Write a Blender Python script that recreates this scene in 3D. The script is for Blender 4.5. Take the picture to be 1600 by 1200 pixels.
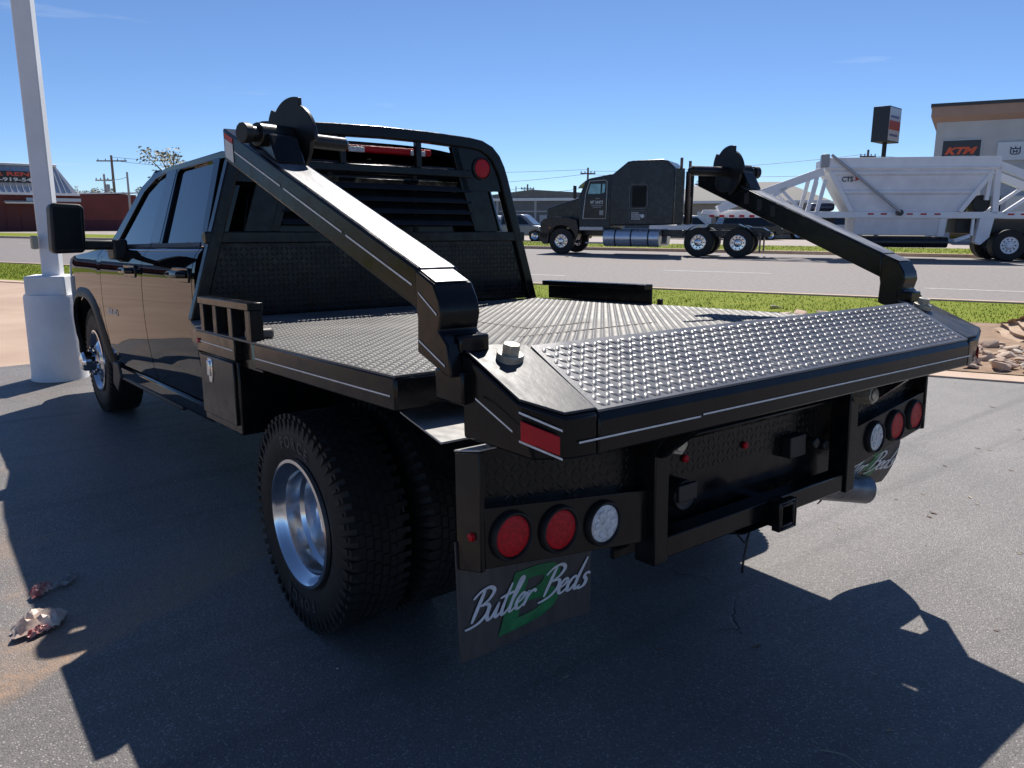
import bpy, bmesh, math, random
from mathutils import Vector as V, Matrix as M
rnd = random.Random(11)
for o in list(bpy.data.objects):
    bpy.data.objects.remove(o)
SC = bpy.context.scene
COL = SC.collection
R = math.radians

# ------------------------------------------------------------------ camera
YAW, PITCH, ROLL = 0.6744, -0.2053, 0.0042
fw = V((math.sin(YAW)*math.cos(PITCH), math.cos(YAW)*math.cos(PITCH), math.sin(PITCH)))
rt = V((math.cos(YAW), -math.sin(YAW), 0)); up = rt.cross(fw)
rt, up = rt*math.cos(ROLL)+up*math.sin(ROLL), up*math.cos(ROLL)-rt*math.sin(ROLL)
cd = bpy.data.cameras.new('camera'); cam = bpy.data.objects.new('camera', cd); COL.objects.link(cam)
CAMP = V((-2.2621, -2.6203, 1.5037))
cam.matrix_world = M(((rt.x, up.x, -fw.x, CAMP.x), (rt.y, up.y, -fw.y, CAMP.y), (rt.z, up.z, -fw.z, CAMP.z), (0, 0, 0, 1)))
cd.sensor_width = 36; cd.lens = 1235.6/1600*36; cd.clip_start = .05; cd.clip_end = 3000
SC.camera = cam
# ------------------------------------------------------------------ sky and sun
SUN = V((.63, .53, 1.0)).normalized()
EL = math.asin(SUN.z); AZ = math.atan2(SUN.x, SUN.y)
w = bpy.data.worlds.new('World'); SC.world = w; w.use_nodes = True
wn = w.node_tree.nodes; wl = w.node_tree.links
sky = wn.new('ShaderNodeTexSky'); sky.sky_type = 'NISHITA'; sky.sun_disc = False
sky.sun_elevation = EL; sky.sun_rotation = AZ; sky.altitude = 400; sky.air_density = 0.66; sky.dust_density = 0.1; sky.ozone_density = 8.0
wtc = wn.new('ShaderNodeTexCoord'); wmp = wn.new('ShaderNodeMapping'); wmp.inputs['Rotation'].default_value = (0, .12, .5); wmp.inputs['Scale'].default_value = (2.2, 2.2, 26); wl.new(wtc.outputs['Generated'], wmp.inputs[0])
wno = wn.new('ShaderNodeTexNoise'); wno.inputs['Scale'].default_value = 1.6; wno.inputs['Detail'].default_value = 8; wno.inputs['Roughness'].default_value = .6; wl.new(wmp.outputs[0], wno.inputs['Vector'])
wrp = wn.new('ShaderNodeValToRGB'); wrp.color_ramp.elements[0].position = .64; wrp.color_ramp.elements[1].position = .82; wrp.color_ramp.elements[1].color = (.22, .22, .22, 1); wl.new(wno.outputs['Fac'], wrp.inputs[0])
wmx = wn.new('ShaderNodeMix'); wmx.data_type = 'RGBA'; wl.new(wrp.outputs[0], wmx.inputs[0]); wl.new(sky.outputs[0], wmx.inputs[6]); wmx.inputs[7].default_value = (7.5, 7.8, 8.0, 1)
wl.new(wmx.outputs[2], wn['Background'].inputs[0]); wn['Background'].inputs[1].default_value = 0.062
sd = bpy.data.lights.new('sun', 'SUN'); sd.energy = 3.05; sd.angle = R(.53); sd.color = (1, .94, .86)
so = bpy.data.objects.new('sun', sd); COL.objects.link(so); so.rotation_euler = SUN.to_track_quat('Z', 'Y').to_euler(); so.location = (0, 0, 40)
SC.view_settings.view_transform = 'Standard'; SC.view_settings.look = 'None'; SC.view_settings.gamma = 1
SC.view_settings.exposure = 1.0; SC.view_settings.use_curve_mapping = False
SC.cycles.max_bounces = 8

# ------------------------------------------------------------------ materials
MATS = {}
def mat(name, col, rough=.5, metal=0, spec=.5, coat=0, var=0, vscale=6, col2=None, bump=0, bscale=40, rvar=0, emit=0, streak=None):
    """procedural principled material: two-tone noise colour, noise bump, roughness variation"""
    if name in MATS: return MATS[name]
    m = bpy.data.materials.new(name); m.use_nodes = True; nt = m.node_tree; n = nt.nodes; l = nt.links
    b = n['Principled BSDF']; b.inputs['Roughness'].default_value = rough; b.inputs['Metallic'].default_value = metal
    b.inputs['Specular IOR Level'].default_value = spec
    if coat: b.inputs['Coat Weight'].default_value = coat; b.inputs['Coat Roughness'].default_value = .02
    c = (*col, 1); b.inputs['Base Color'].default_value = c
    tc = n.new('ShaderNodeTexCoord')
    vec = tc.outputs['Object']
    if streak:
        mp = n.new('ShaderNodeMapping'); mp.inputs['Scale'].default_value = streak; l.new(vec, mp.inputs[0]); vec = mp.outputs[0]
    def noise(sc, det=6, rg=.6):
        t = n.new('ShaderNodeTexNoise'); t.inputs['Scale'].default_value = sc; t.inputs['Detail'].default_value = det; t.inputs['Roughness'].default_value = rg
        l.new(vec, t.inputs['Vector']); return t.outputs['Fac']
    if var or col2:
        f = noise(vscale); rp = n.new('ShaderNodeValToRGB'); l.new(f, rp.inputs[0])
        e = rp.color_ramp.elements; e[0].position = .35; e[1].position = .68
        c2 = col2 or tuple(min(1, x*(1+var)) for x in col); c1 = col if col2 else tuple(x*(1-var) for x in col)
        e[0].color = (*c1, 1); e[1].color = (*c2, 1); l.new(rp.outputs[0], b.inputs['Base Color'])
    if rvar:
        f = noise(vscale*1.7); mr = n.new('ShaderNodeMapRange'); l.new(f, mr.inputs[0])
        mr.inputs[1].default_value = .3; mr.inputs[2].default_value = .7; mr.inputs[3].default_value = max(.02, rough-rvar); mr.inputs[4].default_value = rough+rvar
        l.new(mr.outputs[0], b.inputs['Roughness'])
    if bump:
        f = noise(bscale); bp = n.new('ShaderNodeBump'); bp.inputs['Strength'].default_value = bump; bp.inputs['Distance'].default_value = .01
        l.new(f, bp.inputs['Height']); l.new(bp.outputs[0], b.inputs['Normal'])
    if emit: b.inputs['Emission Color'].default_value = c; b.inputs['Emission Strength'].default_value = emit
    MATS[name] = m; return m

cab_paint = mat('cab_paint', (.003, .0032, .004), .3, spec=.0, coat=.8, bump=.006, bscale=4)
bed_black = mat('bed_black', (.004, .0045, .006), .2, spec=.26, col2=(.011, .0108, .0108), vscale=9, rvar=.11, bump=.05, bscale=22)
bed_dusty = mat('bed_dusty', (.008, .008, .009), .33, spec=.35, col2=(.02, .019, .018), vscale=9, rvar=.1, bump=.05, bscale=60)
tread_far = mat('tread_far', (.085, .085, .085), .50, spec=.36, col2=(.17, .164, .153), vscale=3.2, rvar=.08, bump=.04, bscale=120)
tread_near = mat('tread_near', (.075, .081, .098), .38, spec=.7, col2=(.12, .127, .145), vscale=5, rvar=.08, bump=.04, bscale=120)
worn_plate = mat('worn_plate', (.022, .027, .038), .42, spec=.22, col2=(.06, .062, .068), vscale=26, rvar=.09, bump=.05, bscale=70, streak=(1, .3, 1))
worn_sunlit_arm = mat('worn_sunlit_arm_paint', (.07, .075, .09), .42, .25, col2=(.30, .305, .32), vscale=16, rvar=.08, bump=.05, bscale=60, streak=(1, .3, .3))  # arm tops: wear to bare steel, with the sun highlight painted into the colour
pale_steel = mat('pale_steel', (.36, .36, .35), .45, .2, col2=(.5, .49, .47), vscale=20, rvar=.1, streak=(1, .4, 1))  # mottled grey, much paler than the black bed steel
black_plastic = mat('black_plastic', (.010, .010, .011), .5, bump=.03, bscale=200)
rubber = mat('rubber', (.012, .012, .012), .62, spec=.35, col2=(.02, .0195, .019), vscale=18, bump=.1, bscale=90)
flap_rubber = mat('flap_rubber', (.034, .034, .038), .45, col2=(.06, .058, .058), vscale=10, rvar=.1, bump=.06, bscale=30, streak=(4, 1, .7))
chrome = mat('chrome', (.75, .76, .78), .06, 1, rvar=.03, vscale=12)
alu = mat('polished_aluminium', (.72, .73, .75), .17, 1, rvar=.07, vscale=9, bump=.02, bscale=30)
steel_bolt = mat('zinc_bolt', (.42, .38, .30), .42, .45, var=.3, vscale=70, rvar=.12)
glass_dark = mat('tinted_glass', (.004, .005, .006), .02, spec=.75)
red_lens = mat('red_lens', (.50, .004, .012), .3, spec=.3, var=.3, vscale=120, bump=.35, bscale=300)
dull_red = mat('red_reflector', (.45, .008, .015), .35, spec=.3, var=.15, vscale=30, bump=.1, bscale=400)
clear_lens = mat('clear_lens', (.62, .64, .66), .15, spec=.6, coat=.5, var=.3, vscale=70, bump=.3, bscale=120)
white_stripe = mat('white_pinstripe', (.7, .7, .7), .45, var=.15, vscale=40)
white_letter = mat('white_lettering', (.62, .63, .66), .5, var=.12, vscale=50)
green_letter = mat('green_lettering', (.008, .16, .05), .5, var=.2, vscale=25)
teal = mat('teal_plastic', (.0, .22, .22), .4)
rust = mat('dusty_primer', (.05, .026, .02), .8, var=.3, vscale=30)
label_white = mat('label_white', (.62, .62, .62), .5)
label_red = mat('label_red', (.5, .04, .03), .5)
white_paint = mat('white_paint', (.80, .80, .82), .5, var=.06, vscale=3, bump=.05, bscale=25)
conc_white = mat('painted_concrete', (.84, .85, .86), .7, col2=(.74, .74, .75), vscale=3, bump=.25, bscale=18)
concrete = mat('tan_concrete', (.42, .29, .21), .85, col2=(.52, .38, .28), vscale=.6, bump=.2, bscale=40)
kerb_mat = mat('tan_kerb_concrete', (.52, .37, .27), .85, col2=(.6, .45, .34), vscale=3, bump=.2, bscale=50)
road_mat = mat('road_surface', (.17, .15, .145), .8, col2=(.25, .225, .215), vscale=9, bump=.5, bscale=60)
grass_base = mat('grass_soil', (.16, .21, .018), .9, spec=.1, col2=(.23, .26, .035), vscale=3, bump=.5, bscale=30)
blade = mat('grass_blade', (.16, .235, .016), .6, col2=(.24, .29, .035), vscale=1.2, spec=.08)
dirt = mat('dry_ground', (.16, .13, .085), .9, col2=(.12, .13, .05), vscale=.15, bump=.3, bscale=4)
line_white = mat('road_paint', (.55, .55, .52), .7, var=.2, vscale=8)

def asphalt_material():
    m = bpy.data.materials.new('parking_asphalt'); m.use_nodes = True; nt = m.node_tree; n = nt.nodes; l = nt.links
    b = n['Principled BSDF']; g = n.new('ShaderNodeNewGeometry'); pos = g.outputs['Position']
    def noise(sc, det=8, rg=.6, vec=pos):
        t = n.new('ShaderNodeTexNoise'); t.inputs['Scale'].default_value = sc; t.inputs['Detail'].default_value = det; t.inputs['Roughness'].default_value = rg
        l.new(vec, t.inputs['Vector']); return t.outputs['Fac']
    def math_(op, a, bb, clamp=False):
        x = n.new('ShaderNodeMath'); x.operation = op; x.use_clamp = clamp
        for i, q in enumerate((a, bb)):
            if isinstance(q, (int, float)): x.inputs[i].default_value = q
            else: l.new(q, x.inputs[i])
        return x.outputs[0]
    def ramp(f, p0, p1, c0=(0, 0, 0), c1=(1, 1, 1)):
        r_ = n.new('ShaderNodeValToRGB'); l.new(f, r_.inputs[0]); e = r_.color_ramp.elements
        e[0].position = p0; e[1].position = p1; e[0].color = (*c0, 1); e[1].color = (*c1, 1); return r_.outputs[0]
    def mix(f, a, c):
        x = n.new('ShaderNodeMix'); x.data_type = 'RGBA'; l.new(f, x.inputs[0])
        for i, q in ((6, a), (7, c)):
            if isinstance(q, tuple): x.inputs[i].default_value = (*q, 1)
            else: l.new(q, x.inputs[i])
        return x.outputs[2]
    base = ramp(noise(.8, 4), .3, .7, (.145, .135, .129), (.24, .222, .212))
    vo = n.new('ShaderNodeTexVoronoi'); vo.inputs['Scale'].default_value = 150; l.new(pos, vo.inputs['Vector'])
    sepc = n.new('ShaderNodeSeparateColor'); l.new(vo.outputs['Color'], sepc.inputs[0])
    # each stone of the aggregate has its own tone; some are pale, some near black
    c = mix(math_('MULTIPLY', ramp(sepc.outputs[1], .0, 1.0), .5), base, (.075, .070, .068))
    pale_ = math_('MULTIPLY', ramp(sepc.outputs[0], .80, .92), math_('SUBTRACT', 1.0, ramp(vo.outputs['Distance'], .25, .55)))
    c = mix(math_('MULTIPLY', pale_, .85), c, (.50, .46, .43))
    # wandering cracks and long faint tyre streaks
    vw = n.new('ShaderNodeVectorMath'); vw.operation = 'ADD'; nz = n.new('ShaderNodeTexNoise'); nz.inputs['Scale'].default_value = 2.2; nz.inputs['Detail'].default_value = 6; l.new(pos, nz.inputs['Vector'])
    vs_ = n.new('ShaderNodeVectorMath'); vs_.operation = 'SCALE'; vs_.inputs['Scale'].default_value = .55; l.new(nz.outputs['Color'], vs_.inputs[0]); l.new(pos, vw.inputs[0]); l.new(vs_.outputs[0], vw.inputs[1])
    vc = n.new('ShaderNodeTexVoronoi'); vc.feature = 'DISTANCE_TO_EDGE'; vc.inputs['Scale'].default_value = .42; l.new(vw.outputs[0], vc.inputs['Vector'])
    crack = math_('MULTIPLY', math_('SUBTRACT', 1.0, ramp(vc.outputs['Distance'], .001, .0045)), ramp(noise(.5, 3), .60, .68))
    c = mix(math_('MULTIPLY', crack, .6), c, (.010, .009, .009))
    mp_ = n.new('ShaderNodeMapping'); mp_.inputs['Rotation'].default_value = (0, 0, R(32)); mp_.inputs['Scale'].default_value = (.22, 5.5, 1); l.new(pos, mp_.inputs[0])
    streak_ = ramp(noise(1.0, 5, .55, mp_.outputs[0]), .52, .72)
    c = mix(math_('MULTIPLY', streak_, .5), c, (.062, .058, .058))
    stain_ = ramp(noise(1.3, 8, .65), .55, .75); c = mix(math_('MULTIPLY', stain_, .4), c, (.22, .185, .155))
    # old seam with sandy dirt along it: a line on the ground from S0 to S1
    sx = n.new('ShaderNodeSeparateXYZ'); l.new(pos, sx.inputs[0]); X, Y = sx.outputs[0], sx.outputs[1]
    S0 = V((-2.10, .11)); S1 = V((-1.05, .65)); d = (S1-S0).normalized(); nn = V((-d.y, d.x))
    dist = math_('ADD', math_('MULTIPLY', X, nn.x), math_('MULTIPLY', Y, nn.y)); dist = math_('SUBTRACT', dist, nn.dot(S0))
    wob = math_('MULTIPLY', math_('SUBTRACT', noise(3.5, 5), .5), .22)
    dd = math_('ADD', dist, wob)
    dmask = math_('MULTIPLY', ramp(dd, .0, .06), math_('SUBTRACT', 1, ramp(dd, .04, .55)))
    along = math_('ADD', math_('MULTIPLY', X, d.x), math_('MULTIPLY', Y, d.y)); along = math_('SUBTRACT', along, d.dot(S0))
    dmask = math_('MULTIPLY', dmask, math_('SUBTRACT', 1, ramp(along, 1.0, 1.5)))
    patch = math_('MULTIPLY', ramp(noise(2.2, 9, .7), .5, .72), ramp(dist, -.02, .1))
    west = math_('SUBTRACT', 1, ramp(math_('ADD', X, 2.0), .15, 1.0))
    sand = math_('ADD', math_('MULTIPLY', dmask, .75), math_('MULTIPLY', math_('MULTIPLY', patch, west), .8), True)
    sand = math_('MULTIPLY', sand, ramp(noise(30, 6, .7), .25, .6))
    c = mix(sand, c, (.36, .235, .15))
    # two long dark tyre tracks and pale drag arcs
    l.new(c, b.inputs['Base Color']); rr_ = n.new('ShaderNodeMapRange'); l.new(sepc.outputs[2], rr_.inputs[0]); rr_.inputs[3].default_value = .42; rr_.inputs[4].default_value = .75; l.new(rr_.outputs[0], b.inputs['Roughness']); b.inputs['Specular IOR Level'].default_value = .5
    bp = n.new('ShaderNodeBump'); bp.inputs['Strength'].default_value = .7; bp.inputs['Distance'].default_value = .004
    h = math_('ADD', math_('SUBTRACT', math_('MULTIPLY', vo.outputs['Distance'], -.8), math_('MULTIPLY', crack, 2.5)), math_('MULTIPLY', noise(220, 4, .7), .9)); l.new(h, bp.inputs['Height']); l.new(bp.outputs[0], b.inputs['Normal'])
    return m
asphalt = asphalt_material()

# ------------------------------------------------------------------ mesh helpers
class MB:
    def __init__(s): s.v = []; s.f = []
    def add(s, v, f):
        k = len(s.v); s.v += [tuple(p) for p in v]; s.f += [tuple(i+k for i in q) for q in f]; return s
    def bx(s, x0, x1, y0, y1, z0, z1, mt=None):
        v = [V((x, y, z)) for x in (x0, x1) for y in (y0, y1) for z in (z0, z1)]
        if mt: v = [mt @ p for p in v]
        return s.add(v, [(0, 1, 3, 2), (4, 6, 7, 5), (0, 4, 5, 1), (2, 3, 7, 6), (0, 2, 6, 4), (1, 5, 7, 3)])
    def ext(s, pts, off):
        n = len(pts); p = [V(q) for q in pts]; off = V(off)
        return s.add(p+[q+off for q in p], [tuple(range(n))[::-1], tuple(range(n, 2*n))]+[(i, (i+1) % n, n+(i+1) % n, n+i) for i in range(n)])
    def prism(s, poly, ax, a, b):
        mk = {'x': lambda t, p: (t, p[0], p[1]), 'y': lambda t, p: (p[0], t, p[1]), 'z': lambda t, p: (p[0], p[1], t)}[ax]
        p0 = [V(mk(a, q)) for q in poly]; return s.ext(p0, V(mk(b, (0, 0)))-V(mk(a, (0, 0))))
    def cyl(s, p0, p1, r0, r1=None, n=20):
        r1 = r0 if r1 is None else r1; p0 = V(p0); p1 = V(p1); d = (p1-p0).normalized()
        a = d.orthogonal().normalized(); b = d.cross(a); v = []
        for p, r in ((p0, r0), (p1, r1)):
            v += [p+(a*math.cos(2*math.pi*i/n)+b*math.sin(2*math.pi*i/n))*r for i in range(n)]
        return s.add(v, [(i, (i+1) % n, n+(i+1) % n, n+i) for i in range(n)]+[tuple(range(n))[::-1], tuple(range(n, 2*n))])
    def tube(s, pts, r, n=8):
        pts = [V(p) for p in pts]; v = []; f = []; a = None
        for i, p in enumerate(pts):
            d = (pts[min(i+1, len(pts)-1)]-pts[max(i-1, 0)]).normalized()
            a = d.orthogonal().normalized() if a is None else (a-d*a.dot(d)).normalized(); b = d.cross(a)
            rr = r[i] if isinstance(r, (list, tuple)) else r
            v += [p+(a*math.cos(2*math.pi*k/n)+b*math.sin(2*math.pi*k/n))*rr for k in range(n)]
        for i in range(len(pts)-1):
            f += [(i*n+k, i*n+(k+1) % n, (i+1)*n+(k+1) % n, (i+1)*n+k) for k in range(n)]
        f += [tuple(range(n))[::-1], tuple(range((len(pts)-1)*n, len(pts)*n))]
        return s.add(v, f)
    def lathe(s, prof, o, d, n=48, closed=False):
        """prof: (distance along d, radius)"""
        o = V(o); d = V(d).normalized(); a = d.orthogonal().normalized(); b = d.cross(a); v = []; f = []; m = len(prof)
        for t, r in prof:
            v += [o+d*t+(a*math.cos(2*math.pi*k/n)+b*math.sin(2*math.pi*k/n))*r for k in range(n)]
        for i in range(m-1+(1 if closed else 0)):
            j = (i+1) % m
            f += [(i*n+k, i*n+(k+1) % n, j*n+(k+1) % n, j*n+k) for k in range(n)]
        return s.add(v, f)
    def grid(s, fn, nu, nv):
        v = [fn(i/nu, j/nv) for i in range(nu+1) for j in range(nv+1)]
        return s.add(v, [(i*(nv+1)+j, (i+1)*(nv+1)+j, (i+1)*(nv+1)+j+1, i*(nv+1)+j+1) for i in range(nu) for j in range(nv)])
    def shell(s, fn, nu, nv, off):
        off = V(off); g = MB().grid(fn, nu, nv); n = len(g.v); W = nv+1
        s.add(g.v+[tuple(V(p)+off) for p in g.v], g.f+[tuple(i+n for i in q)[::-1] for q in g.f])
        k = len(s.v)-2*n; ring = [i*W for i in range(nu+1)]+[nu*W+j for j in range(1, nv+1)]+[i*W+nv for i in range(nu-1, -1, -1)]+[j for j in range(nv-1, 0, -1)]
        s.f += [(k+ring[i], k+ring[(i+1) % len(ring)], k+n+ring[(i+1) % len(ring)], k+n+ring[i]) for i in range(len(ring))]
        return s
    def mirx(s):
        s.v = [(-x, y, z) for x, y, z in s.v]; s.f = [q[::-1] for q in s.f]; return s

def obj(name, mb, m, parent=None, bev=0, ang=35, world=False, seg=2, fix=True):
    me = bpy.data.meshes.new(name); me.from_pydata(mb.v, [], mb.f)
    if fix:
        b = bmesh.new(); b.from_mesh(me); bmesh.ops.recalc_face_normals(b, faces=b.faces); b.to_mesh(me); b.free()
    me.materials.append(m); me.shade_smooth(); me.set_sharp_from_angle(angle=R(ang)); me.update()
    o = bpy.data.objects.new(name, me); COL.objects.link(o)
    if parent: 
        o.parent = parent
        if world: o.matrix_parent_inverse = ROOTM.inverted()
    if bev:
        md = o.modifiers.new('bevel', 'BEVEL'); md.width = bev; md.segments = seg; md.limit_method = 'ANGLE'; md.angle_limit = R(40)
    return o
def tag(o, label=None, cat=None, group=None, kind=None):
    if label: o['label'] = label
    if cat: o['category'] = cat
    if group: o['group'] = group
    if kind: o['kind'] = kind
    return o
def empty(name, loc=(0, 0, 0), rz=0):
    e = bpy.data.objects.new(name, None); e.empty_display_size = .2; COL.objects.link(e); e.location = loc; e.rotation_euler = (0, 0, rz); return e
def struct(name, mb, m, parent=None, **k):
    return tag(obj(name, mb, m, parent, **k), kind=None if parent else 'structure')
def lerp(tab, x):
    for (a, b), (c, d) in zip(tab, tab[1:]):
        if x <= c: 
            t = (x-a)/(c-a); return b+(d-b)*t
    return tab[-1][1]
def crom(pts, n=6):
    P = [V(p) for p in pts]; out = []
    for i in range(len(P)-1):
        a = P[max(i-1, 0)]; b = P[i]; c = P[i+1]; d = P[min(i+2, len(P)-1)]
        for k in range(n):
            t = k/n; out.append(.5*((2*b)+(c-a)*t+(2*a-5*b+4*c-d)*t*t+(3*b-a-3*c+d)*t**3))
    out.append(P[-1]); return out
def text2d(s, size=1, bold=0, shear=0, spacing=1):
    cu = bpy.data.curves.new('txt', 'FONT'); cu.body = s; cu.size = size; cu.offset = bold; cu.shear = shear; cu.space_character = spacing; cu.resolution_u = 3
    o = bpy.data.objects.new('txt', cu); COL.objects.link(o); bpy.context.view_layer.update()
    me = bpy.data.meshes.new_from_object(o.evaluated_get(bpy.context.evaluated_depsgraph_get()))
    v = [tuple(p.co) for p in me.vertices]; f = [tuple(p.vertices) for p in me.polygons]
    bpy.data.objects.remove(o); bpy.data.curves.remove(cu); bpy.data.meshes.remove(me); return v, f
def text(name, s, m, org, ux, uy, width, height, parent=None, bold=0, shear=0, spacing=1, fit=True, world=False):
    """flat lettering in the plane org + u*ux + v*uy, fitted to width x height"""
    v, f = text2d(s, 1, bold, shear, spacing); xs = [p[0] for p in v]; ys = [p[1] for p in v]
    x0, x1, y0, y1 = min(xs), max(xs), min(ys), max(ys); ux = V(ux); uy = V(uy); org = V(org)
    mb = MB().add([org+ux*((p[0]-x0)/(x1-x0)*width)+uy*((p[1]-y0)/(y1-y0)*height) for p in v], f)
    return obj(name, mb, m, parent, fix=False, world=world)

# ================================================================== the setting
TH = R(27); DR = V((math.sin(TH), -math.cos(TH))); NR = V((math.cos(TH), math.sin(TH)))
def rp(n, u, z=0): 
    q = NR*n+DR*u; return V((q.x, q.y, z))
def sheet(name, pts, m, z, kind='structure'):
    mb = MB().add([V((p[0], p[1], z)) for p in pts], [tuple(range(len(pts)))]); o = obj(name, mb, m, fix=False)
    return tag(o, kind=kind)
sheet('ground', [(-1500, -1500), (1500, -1500), (1500, 1500), (-1500, 1500)], dirt, -.05)
lotk = [rp(5.83, 40), rp(5.83, -3.0), rp(5.9, -5.0), rp(6.6, -7.6), rp(8.4, -10.4), rp(9.2, -12.5), rp(9.3, -15), rp(9.3, -60)]
conc = [(-60, -30)]+[(p.x, p.y) for p in lotk]+[(-60, 40)]
sheet('concrete_apron', conc, concrete, -.004)
ka = rp(5.83, 40); kb = rp(5.83, -3.0)
sheet('parking_lot', [(-5.2, -25), (ka.x, ka.y), (kb.x, kb.y), (1.9, 8.05), (.4, 7.4), (-.9, 6.92), (-3.1, 6.75), (-4.6, 5.2), (-5.2, 2)], asphalt, 0)
def kerb(path, w, h, m, name='kerb', z0=-.06):
    mb = MB(); P = [V((p[0], p[1], 0)) for p in path]; k = len(P); vs = []
    for i, p in enumerate(P):
        d = (P[min(i+1, k-1)]-P[max(i-1, 0)]).normalized(); s = V((-d.y, d.x, 0))
        vs += [p+V((0, 0, z0)), p+V((0, 0, h-.02))-s*0, p-s*.02+V((0, 0, h)), p-s*w+V((0, 0, h)), p-s*w+V((0, 0, z0))]
    f = []
    for i in range(k-1):
        f += [(i*5+j, i*5+(j+1) % 5, (i+1)*5+(j+1) % 5, (i+1)*5+j) for j in range(5)]
    mb.add(vs, f); return struct(name, mb, m, bev=.012)
def smooth_path(path, n=5): return [V((p.x, p.y, 0)) for p in crom([V((q[0], q[1], 0)) for q in path], n)]
lotk_s = smooth_path(lotk)
kerb(lotk_s[::-1], .36, .018, kerb_mat)
NE = 13.25
near = [rp(NE, u) for u in range(-90, 61, 10)]
kerb(near, .2, .12, kerb_mat)
# grassy verge between lot kerb and road kerb
vs = [V((p.x, p.y, .014))+V((NR.x, NR.y, 0))*-.03 for p in lotk_s]; far = [rp(NE-.18, 60), rp(NE-.18, -90)]
mb = MB()
for i in range(len(vs)-1):
    u0 = V((vs[i].x, vs[i].y)).dot(DR); u1 = V((vs[i+1].x, vs[i+1].y)).dot(DR)
    mb.add([vs[i], vs[i+1], rp(NE-.15, u1, .09), rp(NE-.15, u0, .09)], [(0, 1, 2, 3)])
struct('verge', mb, grass_base)
FK = 35.6
sheet('road', [rp(NE-.3, -300), rp(NE-.3, 300), rp(FK+.2, 300), rp(FK+.2, -300)], road_mat, -.012)
kerb([rp(FK, u) for u in range(150, -151, -30)], .25, .14, kerb_mat)
mb = MB().add([rp(FK+.2, -150, .11), rp(FK+.2, 150, .11), rp(44.5, 150, .11), rp(44.5, -150, .11)], [(0, 1, 2, 3)]); struct('grass_strip', mb, grass_base)
pale = mat('far_pavement', (.36, .31, .28), .85, var=.1, vscale=.4)
mb = MB().add([rp(44.4, -150, .06), rp(44.4, 150, .06), rp(62, 150, .06), rp(62, -150, .06)], [(0, 1, 2, 3)]); struct('far_pavement', mb, pale)
mb = MB()
for nn_, uu, ln in [(17.3, 2.4+12*i, 3.2) for i in range(-6, 4)]+[(21.0, 7.4+12*i, 3.2) for i in range(-6, 3)]+[(28.0, 3+12*i, 3.2) for i in range(-6, 4)]:
    mb.add([rp(nn_, uu, -.008), rp(nn_, uu+ln, -.008), rp(nn_+.13, uu+ln, -.008), rp(nn_+.13, uu, -.008)], [(0, 1, 2, 3)])
mb.add([rp(NE+.35, -90, -.008), rp(NE+.35, 60, -.008), rp(NE+.47, 60, -.008), rp(NE+.47, -90, -.008)], [(0, 1, 2, 3)])
struct('lane_marking', mb, line_white)
# grass blades on the near verge and far strip (uncountable)
def blades(name, region, count, h, m, label):
    mb = MB(); v = []; f = []
    for i in range(count):
        p = region()
        if p is None: continue
        a = rnd.uniform(0, 6.28); hh = h*rnd.uniform(.5, 1.2); wv = hh*.22; le = V((rnd.uniform(-.5, .5), rnd.uniform(-.5, .5), 1))*hh
        s_ = V((math.cos(a), math.sin(a), 0))*wv; k = len(v); v += [p-s_, p+s_, p+le]; f.append((k, k+1, k+2))
    mb.add(v, f); return tag(obj(name, mb, m, fix=False), label, 'grass', kind='stuff')
def lot_n(u):
    return 5.83 if u > -3 else (9.3 if u < -13 else 5.83+3.5*min(1, max(0, (-3-u)/9.5)))
ROCKR = lambda n, u: (u > .2 and n < 9.9)
def reg():
    u = rnd.uniform(-26, 9); n = rnd.uniform(lot_n(u)+.1, NE-.3)
    return None if ROCKR(n, u) else rp(n, u, .025+.06*(n-lot_n(u))/(NE-lot_n(u)))
blades('grass', reg, 60000, .034, blade, 'short green lawn along the near side of the road')
blades('grass', lambda: rp(rnd.uniform(36, 44), rnd.uniform(-22, 26), .1), 14000, .07, blade, 'green grass strip behind the far kerb of the road')

# ---- landscaped rock bed
bed_soil = mat('bed_soil', (.30, .2, .13), .95, var=.25, vscale=6, bump=.4, bscale=30)
mb = MB().add([rp(5.82, .1, .024), rp(5.82, 14, .024), rp(9.9, 14, .076), rp(9.9, 1.6, .076), rp(8.6, .4, .068)], [(0, 1, 2, 3, 4)]); struct('rock_bed', mb, bed_soil)
def stone_mats():
    cs = [((.50, .38, .28), (.64, .52, .40)), ((.44, .31, .23), (.58, .43, .32)), ((.53, .45, .37), (.68, .60, .50)), ((.58, .44, .33), (.72, .57, .45))]
    return [mat('sandstone_%d' % i, a, .9, col2=b, vscale=14, bump=.5, bscale=40) for i, (a, b) in enumerate(cs)]
SM = stone_mats()
def rockmesh(seed, sub=2, flat=.6):
    r = random.Random(seed); b = bmesh.new(); bmesh.ops.create_icosphere(b, subdivisions=sub, radius=1)
    cuts = [(V((r.gauss(0, 1), r.gauss(0, 1), r.gauss(0, 1))).normalized(), r.uniform(.38, .72)) for _ in range(13)]
    for v in b.verts:
        for nrm, dd in cuts:
            t = v.co.dot(nrm)-dd
            if t > 0: v.co -= nrm*t*.97
        v.co.z *= flat
    mb = MB().add([tuple(v.co) for v in b.verts], [tuple(q.index for q in fc.verts) for fc in b.faces]); b.free(); return mb
protos = []
for i in range(10):
    o = obj('rock', rockmesh(i), SM[i % 4], ang=28, fix=False); protos.append(o)
used = [False]*10
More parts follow.
